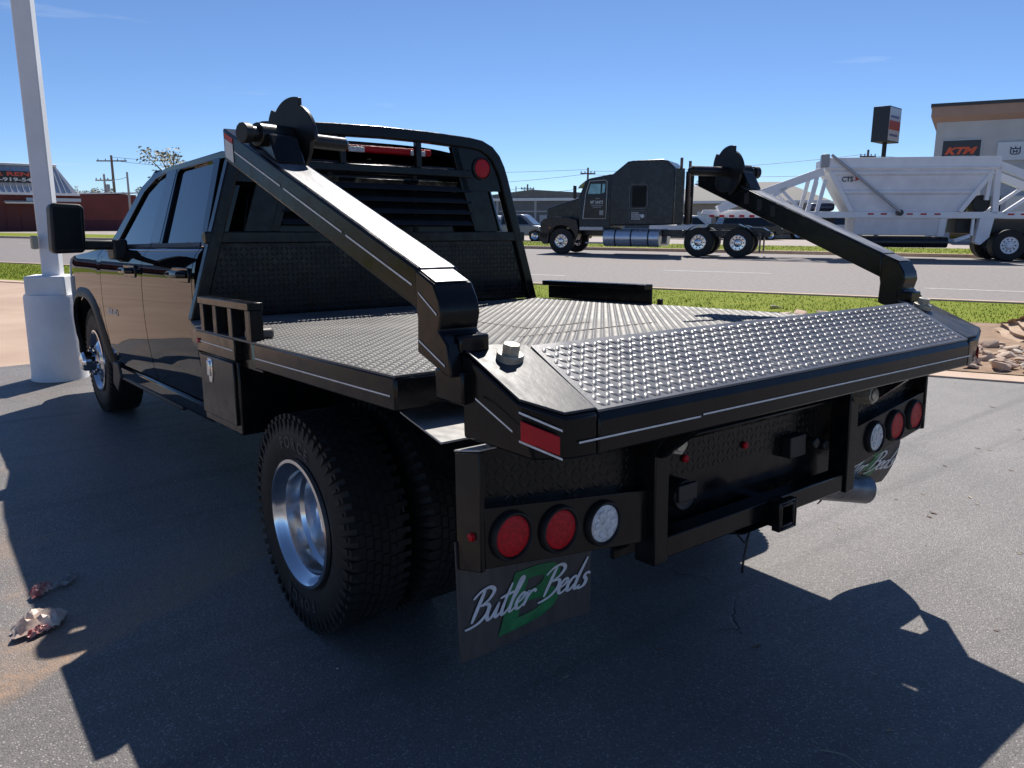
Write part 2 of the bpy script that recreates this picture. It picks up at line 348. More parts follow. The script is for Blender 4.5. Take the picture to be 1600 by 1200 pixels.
def put_rock(n, u, s, z, label, group, k=None, flat=1):
    k = rnd.randrange(10) if k is None else k
    if used[k]: o = protos[k].copy(); COL.objects.link(o)
    else: o = protos[k]; used[k] = True
    o.location = rp(n, u, z); o.scale = (s*rnd.uniform(.8, 1.5), s*rnd.uniform(.7, 1.1), s*rnd.uniform(.6, 1)*flat)
    o.rotation_euler = (rnd.uniform(-.3, .3), rnd.uniform(-.3, .3), rnd.uniform(0, 6.28)); tag(o, label, 'rock', group); return o
LR = 'pinkish tan sandstone rubble rock in the landscaped bed beside the road'
placed = []
tries = 0
while len(placed) < 290 and tries < 14000:
    tries += 1; u = rnd.uniform(.5, 3.7); n = rnd.uniform(6.1, 8.2 if u < 2.0 else 7.75); s = rnd.choice((.045, .06, .07, .08, .1, .12))
    if (u < 1.2 and n > 8.2): continue
    if any((n-a)**2+(u-b)**2 < (.56*(s+c))**2 for a, b, c in placed): continue
    placed.append((n, u, s)); put_rock(n, u, s, .04+s*.28, LR, 'rubble rocks of the landscaped bed')
u = .2
while u < 8:
    s = rnd.uniform(.09, .16); put_rock(6.0+rnd.uniform(-.03, .05), u+s, s, .03+s*.3, 'rounded edging rock lining the tan kerb of the rock bed', 'edging rocks along the kerb'); u += s*2.1
for n, u, s in ((9.2, .1, .16), (9.45, .35, .2), (9.75, .7, .17), (9.9, 1.1, .2), (10.1, -.1, .15)):
    put_rock(n, u, s, .13, 'small flat rock on the grass behind the big sandstone slab', 'flat rocks behind the slab', flat=.6)
mb = rockmesh(77, 4, 1); sl = []
for x, y, z in mb.v:
    zz = z*.42; ly = math.floor(zz*14)/14; k = 1+.05*math.sin(zz*60)+.03*math.sin(x*9+y*7)
    sl.append((x*1.75*k, y*.72*k, zz*.72))
mb.v = sl
slab = obj('sandstone_slab', mb, mat('layered_sandstone', (.40, .27, .18), .9, col2=(.55, .41, .29), vscale=3, bump=.8, bscale=9, streak=(1, 1, 9)), ang=25)
q = rp(8.55, 3.75, .16); slab.location = q; slab.rotation_euler = (.05, -.03, R(-62)); tag(slab, 'long flat layered sandstone boulder at the back of the rock bed', 'boulder')

# ================================================================== the flatbed truck (body frame raked about the rear axle)
RAKE, TILT = 0.0332, 0.0068
ROT = M.Rotation(-RAKE, 4, 'X') @ M.Rotation(TILT, 4, 'Y')
ROOTM = M.Translation((0, 0, .6)) @ ROT @ M.Translation((0, 0, -.6))
truck = empty('flatbed_truck'); truck.matrix_world = ROOTM
tag(truck, 'black crew cab dually truck with a black diamond plate flatbed, in the foreground', 'truck')
def part(name, mb, m, parent=None, bev=.004, **k): return obj(name, mb, m, parent or truck, bev=bev, **k)
# ---- wheels (world coordinates)
RT = .408
def tyre_prof(w, rim):
    h = w/2
    return [(-h+.02, rim-.012), (-h+.012, rim+.012), (-h-.004, rim+.05), (-h-.010, RT-.085), (-h-.004, RT-.045), (-h+.012, RT-.018), (-h+.028, RT-.006),
            (h-.028, RT-.006), (h-.012, RT-.018), (h+.004, RT-.045), (h+.010, RT-.085), (h+.004, rim+.05), (h-.012, rim+.012), (h-.02, rim-.012)]
def wheel(cx, cy, sgn, kind, w=.225):
    """sgn: outer side direction along x"""
    rim = .222; c = V((cx, cy, RT)); mb = MB().lathe(tyre_prof(w, rim), c, (1, 0, 0), 72)
    N = 58
    for k in range(N):      # shoulder lugs, both shoulders, and centre tread ribs
        a = 2*math.pi*k/N
        for side in (-1, 1):
            for (x0, x1, r0, r1, da, sh) in ((w/2-.052, w/2+.002, RT-.04, RT-.0005, .040, .0), (w/2+.000, w/2+.0075, RT-.062, RT-.018, .026 if k % 2 else .036, .004)):
                mt = M.Translation(c) @ M.Rotation(a+(.03 if side > 0 else 0), 4, 'X')
                mb.bx(side*x0, side*x1, -da*RT*.62, da*RT*.62, r0, r1, mt)
        for rr in (-.045, -.015, .015, .045):
            mt = M.Translation(c) @ M.Rotation(a+rr*1.3, 4, 'X'); mb.bx(rr-.011, rr+.011, -.018, .018, RT-.02, RT-.001, mt)
    ty = obj('wheel', mb, rubber, truck, world=True)
    d = (sgn, 0, 0); h = w/2; rb = MB()
    if kind == 'dish':      # outer rear dual: deep dished polished barrel
        rb.lathe([(h-.004, rim+.020), (h+.010, rim+.018), (h+.012, rim+.006), (h+.002, rim-.002), (h-.018, rim-.010), (h-.03, rim-.022), (h-.085, rim-.026), (h-.10, rim-.038), (h-.15, rim-.045), (h-.158, rim-.062), (h-.165, .085), (h-.15, .074), (h-.15, .0)], c, d, 72)
        for k in range(8):
            a = 2*math.pi*k/8; p = c+V((0, math.cos(a), math.sin(a)))*.105
            rb.cyl(p+V((sgn*(h-.168), 0, 0)), p+V((sgn*(h-.125), 0, 0)), .013, n=8)
    elif kind == 'front':   # convex front wheel with long hub
        rb.lathe([(h-.004, rim+.018), (h+.010, rim+.016), (h+.012, rim+.004), (h-.008, rim-.008), (h-.035, rim-.022), (h-.03, rim-.05), (h-.004, .135), (h+.008, .115), (h+.008, .0)], c, d, 72)
    else:
        rb.lathe([(h-.004, rim+.018), (h+.01, rim+.014), (h-.02, rim-.012), (h-.06, .12), (h-.06, 0)], c, d, 32)
    rim_o = obj('rim', rb, alu, ty, ang=30)
    hb = MB()
    if kind == 'front':
        hb.lathe([(h+.006, .092), (h+.03, .092), (h+.034, .078), (h+.10, .074), (h+.118, .062), (h+.124, .045), (h+.124, 0)], c, d, 28)
        for k in range(8):
            a = 2*math.pi*k/8; p = c+V((0, math.cos(a), math.sin(a)))*.105; hb.cyl(p+V((sgn*(h+.004), 0, 0)), p+V((sgn*(h+.05), 0, 0)), .014, .010, n=6)
        hl = MB()
        for k in range(8):
            a = 2*math.pi*(k+.5)/8; p = c+V((0, math.cos(a), math.sin(a)))*(rim-.052)
            hl.cyl(p+V((sgn*(h-.06), 0, 0)), p+V((sgn*(h-.018), 0, 0)), .027, n=16)
        obj('hand_hole', hl, black_plastic, ty)
    elif kind == 'dish':
        hb.lathe([(h-.16, .082), (h-.12, .08), (h-.10, .07), (h-.09, .058), (h-.088, 0)], c, d, 24)
    if hb.v: obj('hub_cap', hb, chrome, ty, ang=25 if kind != 'front' else 12)
    if kind in ('dish', 'front'):
        for word, a0 in (('FORCE', 20), ('FORCE', 200)):
            lm = MB()
            for i, ch in enumerate(word):
                v, f = text2d(ch, .06, .0012); a = R(a0-i*10.0); ctr = (min(p[0] for p in v)+max(p[0] for p in v))/2
                e = V((0, math.sin(a)*(-sgn)*-1, math.cos(a)))
                rad = V((0, math.sin(a)*(1 if sgn < 0 else -1), math.cos(a))); tan = V((0, math.cos(a)*(-1 if sgn < 0 else 1), math.sin(a)*1))
                lm.add([c+V((sgn*(h+.0115), 0, 0))+rad*(rim+.062+p[1])+tan*(p[0]-ctr) for p in v], f)
            obj('lettering', lm, mat('raised_rubber_letter', (.06, .058, .055), .6), ty, fix=False)
    return ty
XO = 1.17-.1225
for s in (-1, 1):
    wheel(s*XO, 0, s, 'dish'); wheel(s*(XO-.30), 0, s, 'inner'); wheel(s*.87, 4.18, s, 'front')
# ---- chassis
for s in (-1, 1):
    part('frame_rail', MB().bx(s*.40-.04, s*.40+.04, -1.0, 5.0, .62, .82), bed_black)
mb = MB().cyl((-1.0, 0, .41), (1.0, 0, .41), .055); mb.lathe([(-.2, .06), (-.14, .17), (0, .2), (.14, .17), (.2, .06)], (0, 0, .41), (1, 0, 0), 20); part('rear_axle', mb, black_plastic, world=True, bev=0)
part('front_axle', MB().cyl((-.8, 4.18, .41), (.8, 4.18, .41), .05), black_plastic, world=True, bev=0)
part('exhaust_pipe', MB().tube([(.3, 1.2, .62), (.42, .3, .6), (.45, -.55, .5), (.58, -.93, .42), (.95, -1.03, .345)], [.045]*3+[.058, .062], 20), mat('dull_exhaust_steel', (.16, .17, .19), .35, .8, var=.3, vscale=12), bev=0)
part('spare_wheel', MB().lathe([(-.1, .2), (-.11, .33), (-.06, .38), (.06, .38), (.11, .33), (.1, .2), (.05, .1), (.05, 0)], (0, -.58, .66), (0, 0, 1), 40), rubber, bev=0)

# ---- cab: door skins follow one cross-section X(z)
XT = [(.30, .93), (.45, .955), (.56, .975), (.62, .985), (.70, 1.006), (.78, 1.014), (.84, 1.022), (.95, 1.030), (1.08, 1.033), (1.2, 1.031), (1.27, 1.027), (1.32, 1.018), (1.36, 1.003), (1.39, .983), (1.41, .96)]
def XS(z): return lerp(XT, z)
def XG(z): return .958-.35*(z-1.41)
def panel(name, s, y0, y1, zb, zt, nu=14, nv=22, thick=.03, m=cab_paint, bulge=0):
    """y0,y1: functions of z fraction or constants; zb/zt functions of y"""
    def fn(a, b):
        y = y0+(y1-y0)*a; z0 = zb(y) if callable(zb) else zb; z1 = zt(y) if callable(zt) else zt; z = z0+(z1-z0)*b
        fr = min(1, max(0, (y-4.45)/.75)); return V((-(XS(z)-.10*fr**2-bulge)*1, y, z))
    mb = MB().shell(fn, nu, nv, (thick, 0, 0))
    if s > 0: mb.mirx()
    return part(name, mb, m, bev=0, ang=50)
def glassplate(name, s, poly, off, th, m, parent, bev=.003):
    mb = MB().ext([V((-(XG(z)-off), y, z)) for y, z in poly], (th, 0, 0))
    if s > 0: mb.mirx()
    return obj(name, mb, m, parent, bev=bev)
def arch(y):
    t = abs(y-4.19)/.52
    return .45 if t >= 1 else .45+.60*(1-t**2.8)**(1/2.8)
def hoodz(y): return 1.405-.055*(y-3.55)-.07*max(0, (y-4.5)/.6)**2
for s in (-1, 1):
    dr = panel('door', s, 1.50, 2.457, .60, 1.405); df = panel('door', s, 2.468, 3.56, .60, 1.405)
    tag(dr, 'rear door with dark tinted window'); tag(df, 'front door with dark tinted window')
    panel('cab_corner', s, 1.452, 1.49, .60, 1.405, nu=2)
    fe = panel('fender', s, 3.571, 5.05, lambda y: max(arch(y), .5), lambda y: min(1.40, hoodz(y)), nu=60, nv=16)
    # wheel-arch flare
    mb = MB(); ys = [3.62+i*(4.76-3.62)/40 for i in range(41)]
    def fl(a, b):
        y = 3.60+a*(4.78-3.60); t = (y-4.19)/.59; yy = 4.19+t*(.52+.07*b); z = arch(4.19+t*.52*.999)+.085*b*(1-abs(t)**4)-.01
        z = max(z, .42); return V((-(XS(min(z, 1.2))+.022-.03*b*b), yy, z))
    mb.shell(fl, 48, 4, (.03, 0, 0)); 
    if s > 0: mb.mirx()
    part('fender_flare', mb, black_plastic, fe, bev=0, ang=50)
    mb = MB().grid(lambda a, b: V((-(1.004-.55*b), 4.19-.53*math.cos(math.pi*a), .42+.63*math.sin(math.pi*a)**.5)), 24, 3)
    if s > 0: mb.mirx()
    part('wheel_liner', mb, black_plastic, bev=0)
    mb = MB().bx(-.99, -.90, 1.47, 3.60, .50, .592)
    if s > 0: mb.mirx()
    part('rocker_panel', mb, cab_paint, bev=.02)
    mb = MB().bx(-.988, -.90, 2.0, 3.42, .482, .508)
    if s > 0: mb.mirx()
    part('running_board', mb, black_plastic, bev=.01)
    # lower door moulding
    mb = MB().grid(lambda a, b: V((-(XS(.76+.025*b)+.006), 2.48+1.06*a, .76+.025*b)), 8, 3)
    # greenhouse: pillars, frames, glass
    P = lambda nm, poly, off, th, mm, par: glassplate(nm, s, poly, off, th, mm, par)
    P('window_glass', [(1.56, 1.425), (2.25, 1.425), (2.34, 1.865), (1.66, 1.87)], .018, .006, glass_dark, dr)
    P('window_glass', [(2.47, 1.425), (3.42, 1.425), (3.02, 1.775), (2.82, 1.845), (2.52, 1.875)], .018, .006, glass_dark, df)
    P('window_frame', [(1.475, 1.41), (1.565, 1.41), (1.565, 1.44), (1.69, 1.83), (1.74, 1.855), (2.30, 1.852), (2.33, 1.84), (2.25, 1.41), (2.457, 1.41), (2.462, 1.89), (1.62, 1.895)], .0, .02, cab_paint, dr)
    P('window_frame', [(2.468, 1.41), (2.51, 1.41), (2.56, 1.86), (2.80, 1.83), (3.0, 1.76), (3.35, 1.44), (3.55, 1.41), (3.47, 1.50), (3.10, 1.80), (2.88, 1.872), (2.47, 1.89)], .0, .02, cab_paint, df)
    P('window_seal', [(1.54, 1.405), (2.455, 1.405), (2.455, 1.428), (1.54, 1.428)], -.004, .012, black_plastic, dr)
    P('window_seal', [(2.47, 1.405), (3.50, 1.405), (3.47, 1.428), (2.47, 1.428)], -.004, .012, black_plastic, df)
    P('pillar', [(2.30, 1.43), (2.49, 1.43), (2.56, 1.86), (2.36, 1.86)], -.002, .012, mat('gloss_black_pillar', (.004, .004, .004), .12), df)
    for yy, par in ((2.62, df), (1.56, dr)):
        mb = MB()
        for dz in (0,):
            mb.tube([(-1.032, yy, 1.262), (-1.066, yy+.02, 1.266), (-1.070, yy+.11, 1.268), (-1.066, yy+.19, 1.266), (-1.030, yy+.21, 1.262)], [.016, .019, .019, .019, .016], 10)
        mb.bx(-1.036, -1.022, yy-.03, yy+.24, 1.225, 1.30)
        if s > 0: mb.mirx()
        part('door_handle', mb, cab_paint, par, bev=.004)
    # towing mirror
    mb = MB(); sec = []
    def mshape(a, b):
        # front shell, deep rounded box
        return None
    mb.prism([(-1.405, 1.395), (-1.395, 1.66), (-1.375, 1.682), (-1.225, 1.676), (-1.205, 1.655), (-1.215, 1.40), (-1.235, 1.378), (-1.385, 1.374)], 'y', 2.955, 3.09)
    if s > 0: mb.mirx()
    mi = part('side_mirror', mb, black_plastic, bev=.022, seg=3)
    mb = MB().prism([(-1.385, 1.40), (-1.377, 1.655), (-1.232, 1.652), (-1.236, 1.402)], 'y', 2.951, 2.957)
    if s > 0: mb.mirx()
    part('mirror_glass', mb, mat('mirror_glass', (.003, .004, .007), .25, spec=.15), mi, bev=.002)
    mb = MB().bx(-1.23, -1.02, 2.98, 3.08, 1.395, 1.455).bx(-1.06, -.97, 2.96, 3.14, 1.33, 1.46)
    if s > 0: mb.mirx()
    part('mirror_arm', mb, black_plastic, mi, bev=.015)
    # front mud guard
    mb = MB().prism([(3.60, .60), (3.66, .43), (3.52, .38), (3.40, .50), (3.44, .60)], 'x', -1.0, -.80)
    if s > 0: mb.mirx()
    part('mud_guard', mb, black_plastic, bev=.012)
    mb = MB().prism([(5.02, 1.22), (4.80, 1.24), (4.86, 1.0), (5.06, .98)], 'x', -.95, -.62)
    if s > 0: mb.mirx()
    part('headlight', mb, clear_lens, bev=.02)
part('roof', MB().shell(lambda a, b: V(((2*b-1)*.80, 1.46+a*(2.92-1.46), 1.885+.105*(1-abs(2*b-1)**3.2)*(.85+.15*math.sin(math.pi*min(1, a*1.25)))-.06*max(0, a-.78)/.22*(1))), 20, 24, (0, 0, -.03)), cab_paint, bev=0, ang=50)
part('windshield', MB().shell(lambda a, b: V(((2*b-1)*(.78+.17*a), 2.90+a*.70+.06*(1-(2*b-1)**2), 1.895-.47*a+.02*(1-(2*b-1)**2))), 8, 12, (0, -.01, -.01)), glass_dark, bev=0)
part('hood', MB().shell(lambda a, b: V(((2*b-1)*(.975-.07*a*a), 3.575+a*1.5, hoodz(3.575+a*1.5)+.075*(1-abs(2*b-1)**4)*(1-.35*a)+.01)), 24, 20, (0, 0, -.04)), cab_paint, bev=0, ang=50)
part('grille', MB().bx(-.88, .88, 5.03, 5.10, .80, 1.24), black_plastic, bev=.03)
part('front_bumper', MB().prism([(-.98, 4.95), (-.9, 5.2), (.9, 5.2), (.98, 4.95)], 'z', .50, .80), cab_paint, bev=.03)
# cab back wall with rear window
mb = MB().ext([V((x, 1.452, z)) for x, z in ((-1.0, .55), (1.0, .55), (1.02, 1.2), (.96, 1.41), (.80, 1.87), (-.80, 1.87), (-.96, 1.41), (-1.02, 1.2))], (0, .05, 0))
cb = part('cab_back', mb, cab_paint, bev=.02)
mb = MB().ext([V((x, 1.446, z)) for x, z in ((-.78, 1.42), (.78, 1.42), (.70, 1.80), (-.70, 1.80))], (0, .006, 0)); part('rear_window', mb, mat('privacy_glass', (.003, .003, .004), .12, spec=.25), cb)
mb = MB()
for x in (-.27, .27): mb.bx(x-.015, x+.015, 1.438, 1.447, 1.42, 1.80)
part('window_divider', mb, black_plastic, cb)
part('floor_pan', MB().bx(-.9, .9, 1.5, 3.6, .56, .62), black_plastic)
part('firewall', MB().bx(-.93, .93, 3.55, 3.6, .5, 1.38), black_plastic)
part('brake_light', MB().bx(-.23, .40, 1.45, 1.50, 1.918, 1.958), red_lens, bev=.01)
for xx in (-.10, .30): part('cargo_lamp', MB().bx(xx-.05, xx+.05, 1.44, 1.452, 1.915, 1.945), clear_lens, bev=.004)
bg = text('badge', '3500 HD', white_letter, (-1.0355, 3.44, .955), (0, -1, 0), (0, 0, 1), .30, .042, truck, bold=.02)


# ---- flatbed
ZD = 1.052
deck_poly = [(-1.2, -.79), (-1.2, .90), (-1.095, 1.345), (1.095, 1.345), (1.2, .90), (1.2, -.79), (.90, -.79), (.90, -1.135), (-.90, -1.135), (-.90, -.79)]
deck = part('bed_deck', MB().prism(deck_poly, 'z', ZD-.008, ZD), tread_far, bev=0)
def inside(p, poly):
    x, y = p; c = False
    for i in range(len(poly)):
        (x0, y0), (x1, y1) = poly[i-1], poly[i]
        if (y0 > y) != (y1 > y) and x < (x1-x0)*(y-y0)/(y1-y0)+x0: c = not c
    return c
def lugs(mb, poly, zf, pitch=.0236, L=.0135, Wd=.0046, H=.0026, margin=.012):
    x0 = min(p[0] for p in poly); x1 = max(p[0] for p in poly); y0 = min(p[1] for p in poly); y1 = max(p[1] for p in poly)
    i = 0; y = y0+margin
    while y < y1-margin:
        j = 0; x = x0+margin
        while x < x1-margin:
            if inside((x, y), poly) and inside((x+margin, y), poly) and inside((x-margin, y), poly):
                a = R(45) if (i+j) % 2 else R(-45); ca, sa = math.cos(a), math.sin(a)
                P = []
                for (u, v, h) in ((-L, 0, 0), (-L*.45, -Wd, 0), (L*.45, -Wd, 0), (L, 0, 0), (L*.45, Wd, 0), (-L*.45, Wd, 0), (-L*.5, 0, H), (L*.5, 0, H)):
                    X, Y = x+u*ca-v*sa, y+u*sa+v*ca; P.append((X, Y, zf(X, Y)+h+.0004))
                mb.add(P, [(0, 1, 6), (1, 2, 7, 6), (2, 3, 7), (3, 4, 7), (4, 5, 6, 7), (5, 0, 6)])
            x += pitch; j += 1
        y += pitch; i += 1
    return mb
tg = part('tread_pattern', lugs(MB(), deck_poly, lambda x, y: ZD), tread_far, deck, bev=0, ang=75, fix=False); tag(tg, kind='stuff')
for line in (((-.155, .25), (-.17, -.12), (.2, -.104)), ((-.405, -.335), (.41, -.314))):
    mb = MB()
    for a, b in zip(line, line[1:]):
        a = V((*a, ZD+.0032)); b = V((*b, ZD+.0032)); d = (b-a); nrm = V((-d.y, d.x, 0)).normalized()*.0055; k = 40
        for i in range(k):
            j = V((rnd.uniform(-.002, .002), rnd.uniform(-.002, .002), 0)); p = a+d*(i/k)+j; q = a+d*((i+1)/k)+j; mb.add([p-nrm, q-nrm, q+nrm, p+nrm], [(0, 1, 2, 3)])
    part('plate_seam', mb, rust, deck, bev=0, fix=False)
def stripe(pts, wd=.0045, nrm=(-1, 0, 0), updir=(0, 0, 1), parent=None, off=.0012):
    mb = MB(); nrm = V(nrm).normalized()*off; u = V(updir)*wd/2
    for a, b in zip(pts, pts[1:]):
        a = V(a)+nrm; b = V(b)+nrm; mb.ext([a-u, b-u, b+u, a+u], nrm*.4)
    return obj('pinstripe', mb, white_stripe, parent or truck)
for s in (-1, 1):
    m_ = lambda mb: mb if s < 0 else mb.mirx()
    sr = part('side_rail', m_(MB().bx(-1.202, -1.12, -.792, .24, .952, ZD-.004)), bed_black, bev=.006)
    stripe([(s*1.202, .225, .993), (s*1.202, -.77, .993)], nrm=(s, 0, 0), parent=sr)
    sf = part('side_rail', m_(MB().bx(-1.203, -1.12, .44, .90, .957, ZD-.004)), bed_black, bev=.005); stripe([(s*1.203, .86, 1.005), (s*1.203, .455, 1.0)], nrm=(s, 0, 0), parent=sf)
    part('corner_rail', m_(MB().prism([(-1.2, .90), (-1.095, 1.345), (-1.03, 1.345), (-1.13, .90)], 'z', .95, ZD-.009)), bed_black)
    part('recess_panel', m_(MB().bx(-1.17, -1.12, .24, .44, .93, ZD-.01)), bed_black)
    part('rear_rail', m_(MB().bx(-1.198, -.94, -.797, -.74, .953, ZD-.009)), bed_black, bev=.005)
    tb = part('tool_box', m_(MB().prism([(-1.192, .655), (-1.192, .955), (-.72, .955), (-.72, .655)], 'y', .445, .895)), bed_black, bev=.006)
    part('box_door', m_(MB().bx(-1.202, -1.191, .475, .885, .69, .948)), bed_black, tb, bev=.004)
    part('latch', m_(MB().prism([(.725, .94), (.775, .94), (.775, .87), (.765, .835), (.735, .835), (.725, .87)], 'x', -1.206, -1.201)), chrome, tb, bev=.002)
    part('latch_paddle', m_(MB().bx(-1.214, -1.204, .735, .765, .865, .93)), chrome, tb, bev=.003)
    part('cross_member', m_(MB().bx(-1.12, -.45, -.70, -.62, .93, ZD-.009)), bed_black)
    part('cross_member', m_(MB().bx(-1.12, -.45, .1, .18, .93, ZD-.009)), bed_black)
    part('bed_sill', m_(MB().bx(-.50, -.42, -1.1, 1.33, .83, ZD-.009)), bed_black)
    part('fender_plate', m_(MB().prism([(-.72, -.60), (-1.075, -.60), (-1.109, -.712), (-1.193, -1.003), (-.72, -.998)], 'z', .900, .906)), pale_steel, bev=.001)
    part('wheel_skirt', m_(MB().bx(-.80, -.78, -.8, .44, .60, 1.04)), bed_black)
# stake rails at the front corners of the bed
lr = part('stake_rail', MB().bx(-1.205, -1.145, .262, .85, 1.166, 1.196).bx(-1.16, -1.15, .27, .84, ZD, 1.167), bed_black, bev=.003)
for y in (.29, .48, .66, .82): part('stake_post', MB().bx(-1.2, -1.16, y-.022, y+.022, ZD-.002, 1.167), bed_dusty, lr, bev=.003)
part('stake_end', MB().bx(-1.2, -1.15, .258, .268, ZD-.002, 1.167), bed_black, lr, bev=.002)
part('stake_rail', MB().bx(1.13, 1.20, .41, 1.30, 1.135, 1.165).bx(1.185, 1.2, .41, 1.30, ZD-.002, 1.136), bed_black, bev=.003)
part('stake_stub', MB().bx(1.18, 1.2, .33, .36, ZD-.002, 1.085), bed_black)
part('stop_block', MB().bx(-1.19, -1.09, .30, .36, ZD, ZD+.04), mat('brown_grey_metal', (.12, .10, .08), .5), bev=.012)
part('connector_cap', MB().cyl((-1.172, .275, 1.025), (-1.185, .275, 1.025), .020, n=16).cyl((-1.172, .275, .995), (-1.185, .275, .995), .021, n=16).bx(-1.19, -1.172, .262, .288, .98, 1.04), teal, bev=.002)
part('marker_light', MB().bx(-1.21, -1.202, .865, .885, .995, 1.015), red_lens, bev=.002)

# ---- headache rack
RY0, RY1 = 1.315, 1.375
rack = part('headache_rack', MB().bx(-1.0, 1.0, RY0+.002, RY1-.002, 1.42, 1.478), bed_black, bev=.006)
outer = [(1.10, ZD), (.955, 1.527), (.868, 1.81), (.845, 1.87), (.808, 1.935), (.755, 1.985), (.68, 2.016), (.58, 2.028), (.3, 2.04), (0, 2.045)]
inner = [(1.035, ZD), (.893, 1.515), (.808, 1.79), (.785, 1.84), (.755, 1.89), (.715, 1.93), (.66, 1.955), (.57, 1.965), (.3, 1.978), (0, 1.983)]
OO = outer+[(-x, z) for x, z in outer[-2::-1]]; II = inner+[(-x, z) for x, z in inner[-2::-1]]
mb = MB(); vs = []
for (ox, oz), (ix, iz) in zip(OO, II): vs += [(ox, RY0, oz), (ix, RY0, iz), (ix, RY1, iz), (ox, RY1, oz)]
k = len(OO); mb.add(vs, [(i*4+j, i*4+(j+1) % 4, (i+1)*4+(j+1) % 4, (i+1)*4+j) for i in range(k-1) for j in range(4)]+[(0, 1, 2, 3), (k*4-4, k*4-1, k*4-2, k*4-3)])
part('rack_hoop', mb, bed_black, rack, bev=.008, ang=50)
part('window_bar', MB().bx(-.60, .60, RY0+.004, RY1-.004, 1.795, 1.838), bed_black, rack, bev=.006)
for x in (-.24, .235): part('window_post', MB().bx(x-.017, x+.017, RY0+.012, RY1-.012, 1.836, 1.985), bed_black, rack, bev=.004)
for z in (1.74, 1.675, 1.61, 1.545):
    part('louver', MB().prism([(1.322, z-.030), (1.330, z-.033), (1.368, z+.024), (1.36, z+.028)], 'x', -.60, .60), bed_black, rack, bev=.002)
part('rack_panel', MB().ext([V((x, 1.338, z)) for x, z in ((-1.04, ZD+.004), (1.04, ZD+.004), (.93, 1.425), (-.93, 1.425))], (0, .012, 0)), bed_black, rack)
lp = [(-1.02, ZD+.01), (1.02, ZD+.01), (.92, 1.415), (-.92, 1.415)]
mb = lugs(MB(), lp, lambda x, y: 0, pitch=.0265); mb.v = [(x, 1.3378-z, y) for x, y, z in mb.v]
tag(part('tread_pattern', mb, bed_black, rack, bev=0, ang=75, fix=False), kind='stuff')
for s in (-1, 1):
    m_ = lambda mb: mb if s > 0 else mb.mirx()
    part('light_plate', m_(MB().ext([V((x, 1.33, z)) for x, z in ((.46, 1.97), (.70, 1.962), (.79, 1.87), (.875, 1.72), (.53, 1.72))], (0, .01, 0))), bed_black, rack, bev=.002)
    part('rack_strut', m_(MB().ext([V((x, 1.33, z)) for x, z in ((.46, 1.968), (.505, 1.968), (.665, 1.478), (.62, 1.478))], (0, .035, 0))), bed_black, rack, bev=.003)
    part('strut_plate', m_(MB().ext([V((x, 1.334, z)) for x, z in ((.575, 1.722), (.722, 1.722), (.802, 1.478), (.66, 1.478))], (0, .008, 0))), bed_black, rack, bev=.002)
    li = part('rack_light', m_(MB().lathe([(0, .068), (.012, .068), (.016, .060), (.010, .057)], (.676, 1.331, 1.853), (0, -1, 0), 32)), black_plastic, rack, bev=0)
    part('lens', m_(MB().lathe([(.004, .057), (.012, .054), (.016, .03), (.017, 0)], (.676, 1.331, 1.853), (0, -1, 0), 32)), red_lens, li, bev=0)

# ---- bale-arm cross beam at the rear of the bed
ZP = lambda y: 1.147+min(0, (y+1.13))*.53
beam = part('cross_beam', MB().prism([(-1.128, 1.140), (-1.368, 1.013), (-1.377, .995), (-1.374, .915), (-1.30, .905), (-1.13, .93)], 'x', -1.0, 1.0), bed_black, bev=.005, ang=14)
bp_poly = [(-.995, -1.12), (.995, -1.12), (.995, -1.366), (-.995, -1.366)]
top = part('beam_plate', MB().ext([V((x, y, ZP(y)+.0015)) for x, y in ((-.998, -1.128), (.998, -1.128), (.998, -1.37), (-.998, -1.37))], (0, 0, -.006)), tread_near, beam, bev=0)
tag(part('tread_pattern', lugs(MB(), [(-.985, -1.128), (.985, -1.128), (.985, -1.366), (-.985, -1.366)], lambda x, y: ZP(y)+.0015, pitch=.0225, L=.0125, Wd=.0052, H=.003), tread_near, beam, bev=0, ang=75, fix=False), kind='stuff')
stripe([(-1.065, -1.3765, .955), (-.63, -1.3765, .953)], nrm=(0, -1, 0), parent=beam); stripe([(-.62, -1.3765, .957), (1.02, -1.3765, .955)], nrm=(0, -1, 0), parent=beam)
part('beam_gusset', MB().prism([(-1.35, .91), (-1.2, .91), (-1.16, .80), (-1.22, .80)], 'x', -.60, -.57), bed_black, beam); part('beam_gusset', MB().prism([(-1.35, .91), (-1.2, .91), (-1.16, .80), (-1.22, .80)], 'x', .57, .60), bed_black, beam)
